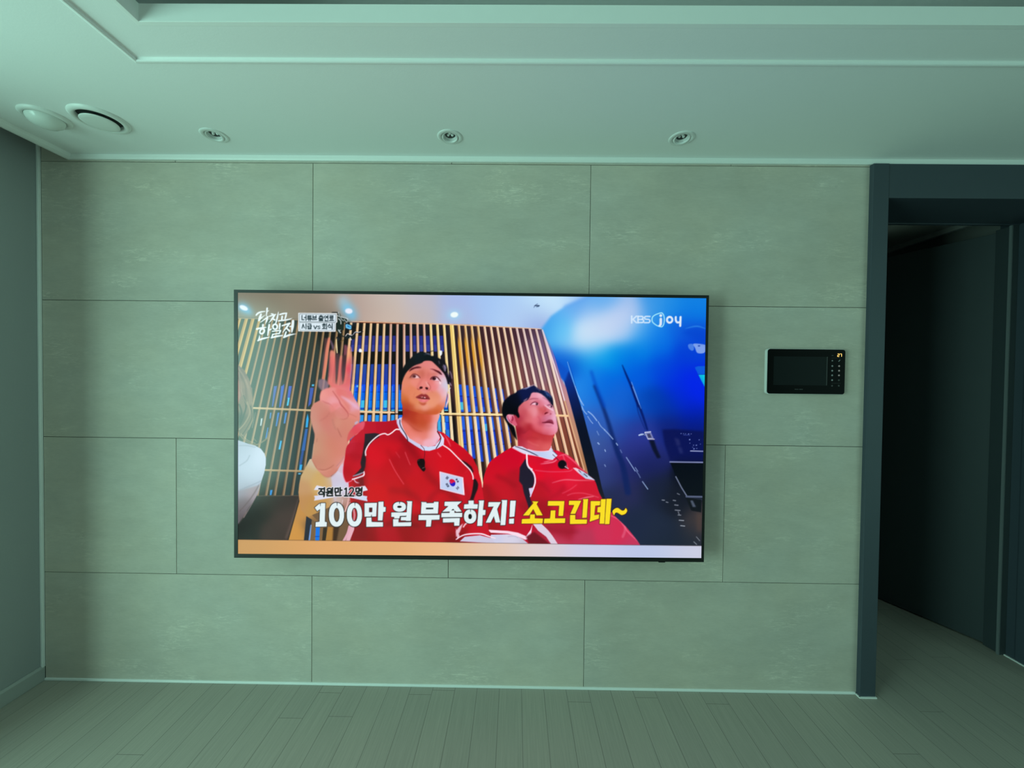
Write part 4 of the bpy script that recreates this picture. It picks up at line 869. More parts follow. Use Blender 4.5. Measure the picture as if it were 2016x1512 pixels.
fill(NECK, [h2((380, 700))[0] + (190, 70, 40), h2((420, 900))[0] + (160, 40, 34), h2((480, 1050))[0] + (176, 56, 36), h2((600, 950))[0] + (180, 56, 34), h2((620, 1150))[0] + (182, 62, 36), h2((800, 1050))[0] + (196, 76, 46), h2((900, 1200))[0] + (192, 74, 42), h2((900, 1350))[0] + (200, 90, 60), h2((700, 1340))[0] + (196, 82, 56), h2((1050, 1050))[0] + (206, 84, 58), h2((1100, 1300))[0] + (212, 104, 80), h2((1250, 1050))[0] + (230, 120, 106), h2((1250, 1300))[0] + (240, 180, 190), h2((1320, 1050))[0] + (246, 190, 190),
            h2((380, 1250))[0] + (232, 124, 110), h2((500, 1350))[0] + (232, 126, 112), h2((650, 1480))[0] + (236, 134, 122), h2((900, 1490))[0] + (232, 130, 118), h2((1150, 1480))[0] + (236, 150, 146), h2((1260, 1480))[0] + (246, 200, 220), (820, 872, 238, 150, 150), (845, 876, 240, 176, 190), (860, 868, 240, 186, 206)], sig=6)
line(h2((340, 1080), (480, 1190), (600, 1300), (720, 1390), (880, 1430)), [1, 2, 2.4, 2, 1], (170, 60, 40), alpha=.55, blur=1)
line(h2((245, 1110), (250, 1220), (300, 1340), (400, 1500)) + zE((260, 640), (270, 690)), 1.5, (24, 16, 26)); line(zE((620, 775), (660, 710), (680, 640), (650, 590), (635, 565)), 1.5, (30, 24, 40)); line(zE((430, 735), (470, 780), (480, 840), (470, 910)), 1, (90, 20, 34)); line(zE((640, 660), (615, 720)), .8, (150, 130, 160), alpha=.6)
fill(zE((385, 930), (410, 905), (465, 905), (482, 940), (480, 1000), (490, 1030), (465, 1062), (430, 1030), (395, 980)), (20, 6, 10), smooth=True); line(zE((450, 1020), (475, 1010)), 1.4, (96, 80, 86)); line(zE((392, 930), (415, 912)), 1.2, (96, 50, 56), alpha=.8)
# flag patch
fill(fl((100, 160), (1045, 400), (1105, 1120), (125, 870)), (252, 222, 236)); fill(fl((140, 205), (1005, 430), (1050, 1070), (150, 840)), [(870, 930, 206, 212, 242), (890, 950, 190, 206, 240), (908, 965, 206, 220, 246)], sig=12)
line(fl((120, 880), (600, 1010), (1100, 1130)), 1.2, (110, 4, 20), alpha=.6, blur=.4); line(fl((100, 145), (600, 280), (1045, 390)), .9, (120, 4, 20), alpha=.6, blur=.3)
ell(*fl((620, 618))[0], 6.2, 7.6, (250, 236, 246), -20); ell(*fl((620, 618))[0], 5.6, 7.2, (26, 20, 190), -20)
fill(fl((495, 570), (510, 500), (580, 470), (660, 490), (720, 550), (735, 610), (690, 590), (640, 610), (590, 650), (540, 630)), (216, 10, 60), smooth=True); line(fl((530, 560), (560, 630), (610, 630), (680, 590)), .9, (206, 60, 190), alpha=.7)
for cx, cy, dx, dy, ux, uy, brk in ((410, 422, 30, -38, 25, 22, (0, 0, 0)), (808, 528, 36, 60, -20, 12, (1, 1, 1)), (420, 713, 38, 62, -26, 13, (0, 1, 0)), (823, 825, 32, -38, 24, 26, (1, 0, 1))):
    for r in (-1, 0, 1):
        line(fl((cx + r * ux - dx, cy + r * uy - dy), (cx + r * ux + dx, cy + r * uy + dy)), 1.0, (44, 44, 72), smooth=False)
        if brk[r + 1]:
            m = fl((cx + r * ux, cy + r * uy))[0]
            ell(m[0], m[1], .8, .8, (190, 206, 240))
# --- first man's head -----------------------------------------------
def q(f, pts):
    return f(*pts)


fill(h1((290, 1230), (420, 880), (560, 750), (760, 630), (930, 560), (1060, 545), (1170, 565), (1330, 680), (1470, 850), (1580, 1030), (1640, 1240), (1560, 1240), (1000, 900), (400, 1240)), (24, 18, 20))
FACE = h1((500, 830), (640, 720), (830, 655), (920, 590), (1050, 572), (1150, 588), (1250, 680), (1370, 790), (1440, 870), (1510, 960), (1570, 1100), (1608, 1280), (1616, 1420)) + h2((1600, 330), (1575, 470), (1545, 600), (1530, 700), (1470, 800), (1400, 880), (1300, 945), (1150, 960), (1000, 950), (850, 930), (700, 880), (560, 850), (430, 800), (330, 700), (285, 600), (278, 420), (285, 220), (300, 60)) + h1((300, 1200), (350, 1060), (420, 920))
fill(FACE, cp(h1, (1000, 680, 228, 132, 128), (850, 720, 222, 128, 122), (650, 790, 220, 140, 138), (1200, 750, 228, 138, 134), (600, 900, 226, 128, 104), (420, 1060, 224, 134, 108), (400, 1250, 228, 134, 106), (500, 1400, 226, 130, 96), (680, 1150, 234, 138, 122), (960, 1000, 224, 122, 112), (900, 930, 206, 110, 92), (960, 860, 228, 134, 122), (930, 1200, 232, 134, 126), (1100, 1200, 228, 124, 118), (1250, 1300, 236, 134, 134), (1560, 1250, 206, 206, 228), (1590, 1380, 214, 214, 232), (1500, 1150, 222, 196, 212), (1480, 1300, 214, 200, 222), (1420, 1400, 234, 170, 182), (1300, 880, 226, 138, 134), (1440, 960, 226, 170, 186), (1350, 1200, 240, 170, 176))
     + cp(h2, (450, 350, 224, 128, 90), (350, 480, 208, 112, 64), (400, 580, 206, 104, 50), (360, 660, 176, 64, 38), (450, 700, 186, 78, 44), (600, 560, 226, 134, 94), (600, 400, 228, 134, 100), (560, 760, 198, 92, 54), (740, 740, 226, 142, 100), (950, 760, 234, 154, 132), (1150, 640, 234, 150, 116), (1300, 500, 234, 150, 120), (1280, 400, 226, 138, 108), (1450, 300, 238, 160, 166), (1540, 350, 232, 200, 214), (1520, 500, 238, 170, 166), (1500, 650, 230, 140, 120), (1400, 800, 216, 112, 66), (1250, 880, 206, 96, 52), (1100, 900, 206, 98, 56), (1000, 930, 190, 76, 46), (850, 890, 200, 92, 56), (750, 860, 196, 84, 46), (600, 830, 178, 64, 38), (480, 800, 166, 44, 34)), smooth=True, sig=5, blur=.5)
glow(*h2((950, 755))[0], 13, 4, (236, 156, 134), .5); line(h2((600, 810), (750, 870), (900, 900), (1080, 905), (1260, 880), (1380, 820)), [2, 3, 3, 3, 3, 1.6], (200, 84, 48), alpha=.5, blur=1.4)
# ear
fill(h2((1612, 350), (1645, 380), (1635, 520), (1608, 640), (1568, 765), (1545, 720), (1575, 600), (1592, 470)), [(882, 778, 236, 196, 206), (880, 795, 240, 206, 214), (878, 800, 232, 160, 160)], smooth=True); line(h2((1600, 390), (1600, 470), (1575, 590)), 1.1, (150, 40, 60), alpha=.7); line(h2((1655, 330), (1640, 260), (1680, 200)), 1.3, (236, 228, 246))
# hair
fill(h1((240, 1400), (238, 1200), (262, 1000), (300, 860), (360, 740), (440, 620), (560, 500), (640, 420), (740, 360), (830, 333), (960, 342), (1060, 385), (1140, 440), (1240, 440), (1310, 480), (1400, 530), (1500, 580), (1560, 680), (1600, 800), (1610, 920), (1650, 1020), (1692, 1140), (1660, 1235), (1620, 1240), (1575, 1100), (1510, 960), (1440, 875), (1370, 795), (1300, 720), (1230, 650), (1150, 590), (1050, 572), (960, 575), (910, 600), (870, 635), (760, 660), (640, 722), (560, 775), (500, 830), (420, 920), (350, 1060), (302, 1200), (280, 1400)),
     [(790, 740, 14, 16, 18), (800, 715, 16, 22, 24), (830, 700, 16, 26, 32), (845, 705, 12, 20, 24), (865, 715, 20, 20, 26), (875, 735, 20, 14, 20), (885, 750, 24, 20, 34)], smooth=True, sig=9, blur=.3)
fill(h1((870, 640), (640, 722), (500, 830), (540, 780), (660, 700), (860, 620)), (90, 40, 40), alpha=.4, blur=.8)
for pts, w, c, a in ((((980, 370), (1050, 385), (1110, 410)), [1, 2.6, 1.4], (106, 108, 130), .8), (((940, 400), (1000, 395)), 1.4, (60, 70, 90), .7), (((1100, 340), (1140, 310), (1195, 300)), 1.2, (16, 14, 18), .9), (((1350, 590), (1370, 660)), 1.8, (110, 106, 120), .7), (((1480, 690), (1520, 760), (1535, 870)), [1, 2.4, 1.4], (176, 160, 206), .9), (((1460, 730), (1490, 800), (1520, 870)), 1.2, (150, 136, 176), .8), (((1530, 700), (1560, 800)), 1.2, (150, 146, 190), .8), (((1590, 930), (1640, 1030)), 1.6, (120, 96, 150), .6),
                     (((1660, 1200), (1700, 1280)), 1.6, (206, 190, 226), .8), (((1660, 880), (1700, 960), (1720, 1080)), 1.8, (200, 170, 206), .6), (((1660, 1010), (1690, 1100), (1680, 1190)), 2.4, (20, 16, 22), 1)):
    line(h1(*pts), w, c, alpha=a, blur=.3)
# brows, eyes, nose, mouth
fill(h1((505, 885), (560, 805), (660, 758), (780, 738), (855, 765), (830, 788), (700, 800), (600, 835)), [(808, 730, 62, 14, 20), (820, 725, 84, 26, 32), (828, 724, 120, 50, 52)], smooth=True, blur=.35); fill(h1((1095, 812), (1180, 808), (1290, 845), (1380, 888), (1445, 975), (1400, 968), (1300, 905), (1180, 838)), [(850, 728, 140, 56, 66), (858, 731, 96, 22, 32), (867, 736, 66, 14, 24)], smooth=True, blur=.35)
glow(*h1((720, 900))[0], 7, 2.5, (206, 110, 84), .5); glow(*h1((1200, 960))[0], 6, 2.5, (204, 108, 92), .5); glow(*h1((890, 960))[0], 3, 6, (196, 100, 84), .5); glow(*h1((1050, 990))[0], 2, 5, (206, 108, 100), .4); glow(*h1((560, 1070))[0], 5, 2, (190, 96, 70), .5)
fill(h1((560, 1050), (610, 985), (680, 975), (750, 1005), (815, 1060), (740, 1070), (660, 1075)), (240, 196, 200), smooth=True, blur=.3); ell(*h1((650, 1018))[0], 3.6, 3.1, (76, 26, 32), blur=.35); ell(*h1((676, 1000))[0], .8, .8, (190, 150, 156), alpha=.7, blur=.2); fill(h1((540, 1050), (590, 990), (640, 980), (620, 1060)), (128, 62, 52), alpha=.7, blur=.7, smooth=True)
line(h1((530, 1055), (600, 970), (670, 955), (750, 990), (820, 1062)), [1, 1.4, 1.5, 1.7, 1.6], (92, 26, 32), blur=.2); line(h1((560, 1075), (660, 1090), (760, 1090)), 1, (200, 104, 96), alpha=.6, blur=.4)
fill(h1((1120, 1105), (1160, 1050), (1230, 1035), (1310, 1060), (1390, 1150), (1320, 1145), (1220, 1135)), (240, 200, 214), smooth=True, blur=.3); ell(*h1((1216, 1082))[0], 3.9, 3.5, (44, 10, 18), blur=.35); ell(*h1((1240, 1066))[0], .8, .8, (190, 150, 160), alpha=.75, blur=.2); fill(h1((1110, 1105), (1140, 1060), (1180, 1050), (1170, 1120)), (110, 26, 34), alpha=.7, blur=.5, smooth=True)
line(h1((1112, 1108), (1150, 1050), (1220, 1028), (1300, 1045), (1360, 1105), (1405, 1165)), [1.2, 1.5, 1.5, 1.7, 1.8, .8], (74, 14, 24), blur=.2); line(h1((1180, 1150), (1280, 1160), (1360, 1160)), 1, (206, 110, 110), alpha=.6, blur=.4)
line(h1((1370, 1160), (1390, 1210), (1395, 1240)), [1, 3, 1.4], (250, 226, 236), alpha=.85, blur=.5)
line(h1((860, 1060), (830, 1180), (760, 1290), (735, 1370)), [3, 4, 4, 2], (206, 96, 90), alpha=.45, blur=1.4); line(h1((990, 1180), (1040, 1270), (1080, 1320)), [2, 3, 2], (248, 196, 190), alpha=.6, blur=1); line(h1((1040, 1200), (1100, 1290), (1120, 1350)), 1.1, (150, 60, 60), alpha=.7, blur=.4)
fill(h1((800, 1345), (830, 1312), (885, 1320), (890, 1355), (850, 1375), (810, 1372)), (44, 4, 10), smooth=True, blur=.35); fill(h1((965, 1345), (1000, 1330), (1045, 1350), (1040, 1390), (1000, 1395)), (40, 2, 10), smooth=True, blur=.35); line(h1((745, 1370), (770, 1395), (820, 1385)), 1.3, (140, 40, 44), alpha=.8, blur=.4); line(h1((1050, 1410), (1090, 1400), (1105, 1360)), 1.2, (160, 66, 66), alpha=.7, blur=.4); line(h1((900, 1400), (960, 1415)), 1.4, (200, 110, 104), alpha=.7, blur=.5)
line(h1((1110, 1360), (1150, 1440)) + h2((1180, 330)), 1.6, (214, 110, 96), alpha=.6, blur=.8); line(h2((680, 330), (640, 430), (660, 500)), 2, (206, 110, 80), alpha=.4, blur=1.2)
fill(h2((690, 470), (770, 410), (860, 368), (930, 385), (970, 372), (1040, 410), (1100, 515), (1000, 512), (900, 500), (800, 492)), (146, 48, 50), smooth=True, blur=.4); fill(h2((720, 482), (800, 478), (900, 482), (1000, 492), (1095, 520), (1000, 522), (900, 516), (800, 500)), (66, 4, 12), smooth=True, blur=.25); fill(h2((830, 450), (880, 440), (960, 450), (985, 480), (900, 478), (840, 468)), (172, 92, 90), smooth=True, blur=.4); line(h2((860, 465), (895, 455)), 1, (220, 150, 150)); line(h2((930, 468), (965, 478)), 1.6, (246, 196, 196)); line(h2((915, 430), (920, 490)), 1, (90, 10, 20))
fill(h2((735, 505), (830, 512), (920, 520), (1070, 525), (1030, 580), (960, 608), (880, 605), (800, 570)), [(828, 787, 228, 116, 122), (835, 787, 240, 132, 138), (840, 790, 230, 118, 116)], smooth=True, blur=.4); fill(h2((780, 590), (880, 625), (1000, 610), (960, 680), (880, 690), (810, 640)), (180, 66, 40), smooth=True, blur=1.1, alpha=.8); glow(*h2((930, 300))[0], 4, 2, (232, 150, 138), .5)
# --- second man's head ----------------------------------------------
fill(h3((730, 740), (800, 660), (880, 590), (1000, 520), (1060, 420), (1090, 350), (1150, 318), (1280, 325), (1380, 365), (1480, 445), (1560, 540), (1640, 640), (1700, 690), (1730, 760), (1765, 860), (1800, 1000), (1822, 1150), (1850, 1320), (1835, 1420), (1790, 1490), (1700, 1535), (1580, 1540), (1450, 1520), (1300, 1480), (1150, 1420), (1050, 1380), (900, 1500), (700, 1500), (650, 1290), (560, 1150), (600, 950)),
     cp(h3, (1200, 420, 232, 150, 172), (1350, 430, 240, 176, 198), (1480, 540, 236, 166, 192), (950, 600, 214, 110, 118), (1000, 700, 220, 116, 128), (820, 760, 206, 96, 108), (850, 880, 200, 80, 92), (1050, 950, 216, 100, 108), (1130, 850, 232, 140, 150), (1200, 920, 236, 150, 164), (900, 1000, 198, 78, 92), (760, 1080, 176, 50, 70), (700, 1250, 176, 44, 66), (850, 1200, 198, 76, 84), (1000, 1100, 220, 104, 112), (1200, 1120, 228, 112, 126), (1330, 1050, 226, 106, 120), (1380, 1180, 196, 76, 96), (1400, 820, 206, 84, 88), (1350, 950, 214, 96, 108), (1550, 830, 212, 96, 104), (1620, 880, 206, 90, 106), (1700, 900, 238, 172, 196), (1760, 1000, 240, 180, 206), (1720, 820, 240, 190, 212), (1600, 1020, 216, 130, 160), (1450, 1080, 206, 110, 140), (1550, 1300, 224, 136, 160), (1750, 1250, 238, 156, 184), (1800, 1380, 240, 160, 184), (1700, 1440, 232, 130, 154), (1500, 1400, 226, 112, 132), (1350, 1360, 226, 104, 118), (1200, 1300, 226, 104, 118), (1050, 1330, 172, 34, 48), (1130, 1420, 180, 38, 50), (940, 1300, 184, 50, 62), (740, 1400, 144, 14, 34), (850, 1450, 166, 34, 52), (1300, 1470, 196, 58, 70), (1500, 1510, 206, 82, 98), (1650, 1520, 220, 106, 124), (1300, 600, 214, 108, 128), (1400, 640, 222, 120, 136), (1520, 650, 232, 150, 178), (1640, 720, 226, 150, 176), (1100, 560, 226, 136, 152)), smooth=False, sig=5, blur=.4)
fill(h3((390, 995), (430, 955), (500, 945), (580, 970), (630, 1050), (650, 1140), (695, 1240), (660, 1275), (560, 1245), (480, 1185), (415, 1095)), [(1000, 822, 240, 150, 176), (1008, 830, 206, 84, 110), (1012, 836, 226, 110, 136), (1016, 838, 206, 76, 104)], smooth=True, sig=4)
line(h3((420, 1000), (440, 1080), (500, 1140), (540, 1190)), 1.4, (150, 20, 60), alpha=.8, blur=.3); line(h3((560, 1010), (570, 1080), (540, 1130)), 2.2, (130, 8, 44), alpha=.8, blur=.5); line(h3((392, 1010), (420, 1095), (490, 1185), (590, 1255)), 1, (250, 206, 220), alpha=.8); line(h3((470, 1060), (500, 1110), (520, 1150)), 1.2, (244, 150, 180), alpha=.8)
fill(h3((262, 820), (280, 660), (330, 560), (420, 470), (500, 402), (640, 340), (700, 282), (800, 240), (880, 200), (980, 190), (1080, 150), (1180, 135), (1260, 190), (1330, 240), (1420, 262), (1520, 290), (1620, 360), (1690, 470), (1716, 600), (1705, 695), (1640, 640), (1560, 540), (1480, 450), (1380, 370), (1280, 332), (1150, 322), (1095, 355), (1065, 425), (1005, 525), (950, 560), (880, 590), (800, 660), (735, 745), (722, 860), (745, 930), (762, 1010), (735, 1050), (700, 1030), (640, 970), (540, 955), (440, 945), (392, 985), (390, 1060), (430, 1140), (500, 1215), (600, 1290), (640, 1400), (672, 1560), (690, 1680), (640, 1620), (560, 1520), (470, 1330), (390, 1180), (300, 1020), (268, 920)),
     [(1000, 800, 4, 6, 16), (1010, 785, 6, 8, 26), (1035, 775, 12, 22, 70), (1050, 765, 14, 24, 72), (1060, 770, 12, 22, 60), (1080, 775, 14, 34, 84), (1086, 790, 14, 18, 40), (1010, 820, 4, 4, 12), (1010, 845, 4, 4, 10)], smooth=True, sig=8, blur=.3)
for pts, w, c, a in ((((850, 230), (930, 210), (1000, 185), (1090, 130)), [.8, 1.6, 1.8, .8], (206, 196, 226), .9), (((1090, 150), (1160, 110), (1230, 110)), 1.4, (190, 170, 190), .8), (((930, 240), (990, 200), (1060, 170)), 1.2, (110, 130, 190), .7), (((1230, 200), (1300, 240), (1340, 280)), 1.6, (90, 76, 110), .8), (((1480, 300), (1560, 360), (1640, 460)), 2, (60, 90, 150), .8), (((1500, 290), (1580, 320), (1660, 420)), 1.2, (206, 160, 190), .7), (((1520, 360), (1570, 420)), 1.8, (70, 100, 160), .8), (((880, 560), (940, 530), (985, 490)), [1, 1.8, .8], (226, 170, 180), .8), (((980, 520), (1040, 440), (1080, 350)), 1.4, (40, 14, 30), .6)):
    line(h3(*pts), w, c, alpha=a, blur=.3)
line(h3((1000, 540), (1060, 520), (1160, 500), (1290, 505)), [.8, 2, 2.4, 1.4], (166, 76, 98), alpha=.75, blur=.5); line(h3((1420, 470), (1520, 520), (1640, 620)), [1.6, 2.4, 1.6], (176, 96, 130), alpha=.6, blur=.7)
fill(h3((1090, 660), (1150, 612), (1220, 606), (1285, 640), (1285, 690), (1200, 680), (1140, 672)), (246, 196, 214), smooth=True, blur=.3); ell(*h3((1252, 655))[0], 2.3, 2.6, (44, 12, 28), blur=.3); ell(*h3((1240, 648))[0], .8, .8, (176, 120, 140))
line(h3((1070, 680), (1130, 622), (1210, 600), (1285, 632)), [1, 1.6, 1.6, 1.2], (96, 14, 40), blur=.2); line(h3((1130, 690), (1210, 700), (1280, 695)), 1, (206, 96, 116), alpha=.6, blur=.4); line(h3((1180, 560), (1280, 580), (1310, 640)), 1.6, (196, 96, 118), alpha=.5, blur=.8)
line(h3((1550, 690), (1620, 680), (1690, 730)), [1.4, 2, 1.6], (120, 60, 90), blur=.3); fill(h3((1600, 700), (1650, 700), (1690, 745), (1630, 735)), (244, 206, 220)); ell(*h3((1665, 728))[0], 1.6, 1.9, (40, 14, 34), blur=.2); line(h3((1620, 760), (1700, 760)), 1, (190, 120, 150), alpha=.7)
line(h3((1470, 680), (1560, 750), (1650, 800), (1720, 840)), [1, 2, 2.2, 1.2], (250, 220, 236), alpha=.9, blur=.4); line(h3((1440, 720), (1500, 800), (1470, 870)), 3, (186, 60, 70), alpha=.45, blur=1.2)
fill(h3((1465, 935), (1500, 895), (1560, 885), (1570, 905), (1520, 930), (1490, 950)), (100, 4, 22), smooth=True, blur=.4); fill(h3((1610, 950), (1640, 920), (1665, 930), (1650, 955)), (150, 40, 66), smooth=True, blur=.4); line(h3((1440, 870), (1420, 920), (1460, 970)), 2, (196, 70, 86), alpha=.6, blur=.8); line(h3((1500, 965), (1580, 930), (1650, 960)), 1.4, (240, 150, 170), alpha=.6, blur=.5)
fill(h3((1400, 1180), (1480, 1160), (1560, 1110), (1610, 1095), (1690, 1110), (1725, 1215), (1600, 1195), (1500, 1190)), (150, 56, 80), smooth=True, blur=.5); line(h3((1400, 1182), (1500, 1180), (1600, 1178), (1660, 1190), (1725, 1220)), [1, 1.8, 2.6, 2, 1], (96, 8, 30), blur=.3); line(h3((1500, 1215), (1600, 1215), (1700, 1235)), [1, 2.6, 1.4], (232, 136, 160), alpha=.9, blur=.5); line(h3((1520, 1265), (1600, 1275), (1690, 1265)), 1.8, (186, 86, 110), alpha=.5, blur=.8)
line(h3((1290, 1010), (1340, 1090), (1350, 1200)), 2.4, (196, 70, 90), alpha=.5, blur=1.2); line(h3((1000, 1290), (1100, 1400), (1250, 1460), (1400, 1500), (1600, 1535)), [1, 3, 3, 2.6, 1.4], (176, 36, 50), alpha=.4, blur=1.6)
line(h4((1000, 700), (1150, 780), (1300, 830)), 2, (232, 116, 116), alpha=.5, blur=1); line(h4((940, 640), (1100, 600), (1300, 640)), 3, (170, 34, 48), alpha=.4, blur=1.6)
# --- captions --------------------------------------------------------
def letter(f, polys, col, w=2.4, edge=(14, 10, 16)):
    for p in polys:
        if isinstance(p[0], str):
            continue
        line(f(*p), w, edge, smooth=False, closed=True); fill(f(*p), edge)
    for p in polys:
        fill(f(*p), col)
        line(f(*p), .5, tuple(min(255, c + 16) for c in col), smooth=False, closed=True, alpha=.7)


def oval(f, cx, cy, rx, ry, hx, hy, hrx, hry, col, notch=None, edge=(14, 10, 16), solid=False):
    t = np.linspace(0, 2 * np.pi, 40, endpoint=False)
    sq = lambda v: np.sign(v) * np.abs(v) ** .9
    o = f(*[(cx + rx * sq(math.cos(a)), cy + ry * sq(math.sin(a))) for a in t]); i = f(*[(hx + hrx * math.cos(a), hy + hry * math.sin(a)) for a in t])
    line(o, 2.4, edge, smooth=False, closed=True)
    fill(o, col, holes=() if solid else (i,))
    if solid:
        fill(i, edge)
    line(i, 1.1, edge, smooth=False, closed=True)
    if notch:
        line(f(*notch), [1.6, .4], edge, smooth=False)


WH, YE = (226, 240, 243), (250, 222, 34)
WHC = WH
letter(t1, [((195, 500), (290, 420), (308, 418), (325, 410), (405, 410), (395, 780), (435, 790), (430, 875), (210, 880), (215, 790), (290, 780), (300, 525), (245, 570))], WH)
line(t1((308, 412), (304, 470)), [1.2, .4], (14, 10, 16), smooth=False)
oval(t1, 627, 640, 152, 240, 632, 645, 50, 132, WHC, ((640, 405), (640, 465))); oval(t1, 984, 640, 152, 238, 985, 640, 52, 130, WHC, ((993, 405), (993, 465)))
letter(t1, [((1185, 410), (1430, 405), (1415, 675), (1185, 680)), ((1460, 385), (1560, 380), (1560, 485), (1605, 490), (1600, 580), (1555, 585), (1540, 755), (1450, 755)), ((1220, 700), (1320, 695), (1325, 785), (1550, 790), (1550, 875), (1220, 880))], WH)
fill(t1((1280, 505), (1335, 505), (1330, 585), (1280, 585)), (90, 6, 20)); line(t1((1280, 505), (1335, 505), (1330, 585), (1280, 585)), .9, (14, 10, 16), smooth=False, closed=True); line(t1((1322, 640), (1322, 680)), [.5, 1.4], (14, 10, 16), smooth=False)
oval(t2, 332, 353, 163, 124, 330, 353, 46, 21, WH, ((334, 228), (334, 285)), solid=True)
letter(t2, [((130, 495), (515, 492), (505, 545), (490, 575), (340, 580), (330, 640), (200, 640), (205, 605), (130, 600)), ((370, 605), (500, 605), (490, 690), (362, 688)), ((505, 212), (645, 215), (612, 700), (492, 700), (530, 240)), ((172, 660), (310, 658), (305, 740), (625, 735), (620, 830), (175, 838)),
            ((870, 232), (1000, 238), (1000, 265), (1185, 260), (1185, 228), (1300, 228), (1285, 520), (865, 525), (880, 260)), ((810, 558), (1330, 555), (1325, 670), (1125, 675), (1110, 840), (990, 845), (1000, 680), (805, 680)),
            ((1455, 228), (1875, 222), (1765, 320), (1875, 470), (1740, 475), (1690, 435), (1665, 405), (1620, 440), (1580, 470), (1395, 475), (1550, 335), (1450, 330)), ((1590, 440), (1695, 440), (1695, 505), (1890, 505), (1885, 605), (1370, 612), (1375, 508), (1575, 505)), ((1410, 638), (1830, 632), (1815, 820), (1690, 822), (1690, 735), (1410, 742))], WH)
fill(t2((1618, 440), (1665, 400), (1692, 440)), (14, 10, 16)); fill(t2((1598, 444), (1692, 444), (1692, 515), (1590, 515)), WH)
fill(t2((990, 376), (1172, 376), (1172, 410), (990, 412)), (14, 10, 16))
letter(t3, [((280, 200), (410, 197), (410, 285), (515, 290), (505, 400), (165, 400), (175, 292), (285, 285))], WH)
oval(t3, 322, 592, 155, 176, 320, 593, 37, 58, WH, ((332, 410), (330, 485)), solid=True)
letter(t3, [((530, 197), (665, 195), (640, 430), (705, 432), (695, 555), (632, 560), (620, 825), (497, 825), (545, 230)), ((778, 238), (1080, 238), (990, 410), (1070, 740), (955, 742), (910, 580), (830, 742), (710, 745), (890, 370), (910, 345), (770, 350)), ((1100, 185), (1240, 185), (1195, 805), (1075, 808), (1115, 225)), ((1320, 200), (1455, 200), (1420, 595), (1300, 605)), ((1290, 650), (1412, 645), (1405, 770), (1288, 770))], WH)
letter(t4, [((315, 145), (420, 148), (390, 190), (490, 375), (390, 378), (335, 270), (265, 378), (165, 378), (340, 172)), ((285, 362), (362, 360), (360, 425), (495, 430), (488, 508), (142, 512), (148, 438), (280, 432)), ((580, 140), (850, 140), (828, 385), (752, 385), (765, 215), (575, 215)), ((625, 297), (702, 295), (695, 425), (865, 425), (860, 502), (512, 508), (518, 432), (615, 428)),
            ((928, 135), (1128, 135), (1030, 350), (950, 352), (1010, 215), (1010, 205), (925, 205)), ((1155, 108), (1242, 105), (1220, 415), (1145, 418), (1165, 130)), ((945, 370), (1030, 370), (1030, 445), (1225, 445), (1220, 515), (942, 518)), ((1285, 140), (1445, 142), (1438, 210), (1362, 215), (1345, 375), (1425, 362), (1420, 430), (1268, 482), (1280, 400)),
            ((1455, 110), (1535, 108), (1510, 515), (1432, 515), (1445, 330), (1395, 325), (1400, 240), (1450, 235)), ((1548, 103), (1630, 103), (1595, 520), (1520, 522))], YE, 2.2, (60, 8, 14))
tl = smooth_pts(t4((1645, 310), (1690, 262), (1740, 255), (1800, 295), (1840, 290), (1866, 256), (1890, 300), (1860, 350), (1800, 370), (1760, 350), (1720, 330), (1690, 340), (1672, 375)))
line(tl, 2.2, (40, 14, 20), smooth=False, closed=True); fill(tl, YE)
# small caption on torn tape
for p in (((235, 58), (420, 100), (300, 150), (180, 150), (205, 100)), ((1000, 100), (1190, 65), (1225, 110), (1250, 155), (1120, 185)), ((180, 265), (260, 258), (620, 285), (420, 322), (180, 362), (198, 310)), ((840, 288), (1160, 260), (1240, 275), (1228, 320), (1247, 376), (1100, 345))):
    fill(t1(*p), [(620, 960, 224, 224, 240), (622, 982, 216, 216, 238), (720, 962, 226, 222, 236), (718, 982, 206, 216, 240)])
SM = [((280, 126), (375, 126)), ((335, 130), (310, 175), (272, 212)), ((318, 165), (370, 208)), ((388, 106), (386, 208)), ((285, 236), (388, 234), (376, 280)),
      ((422, 196), (528, 190)), ((470, 200), (468, 222)), ((508, 216), (540, 215)), ((548, 106), (543, 236)), ((440, 228), (440, 265), (552, 264)),
      ((598, 118), (664, 114), (660, 190), (598, 193), (598, 118)), ((702, 102), (697, 226)), ((700, 152), (735, 152)), ((610, 216), (610, 262), (718, 260)),
      ((792, 132), (822, 112), (816, 266)), ((785, 267), (850, 267)), ((1012, 116), (1075, 112), (1072, 180), (1014, 185), (1012, 116)), ((1080, 132), (1124, 130)), ((1080, 164), (1124, 163)), ((1132, 100), (1126, 198))]
TWO = ((885, 142), (900, 116), (935, 107), (962, 126), (955, 168), (920, 222), (888, 264))
for w, c in ((5.4, (240, 240, 248)), (2.9, (8, 8, 12))):
    for p in SM:
        line(t1(*p), w, c, smooth=False)
    line(t1(*TWO), w, c); line(t1((885, 266), (970, 266)), w, c, smooth=False)
    for cx, cy, rx, ry in ((485, 146, 42, 28), (1076, 238, 50, 24)):
        line(t1(*[(cx + rx * math.cos(a), cy + ry * math.sin(a)) for a in np.linspace(0, 6.283, 17)[:-1]]), w, c, closed=True)
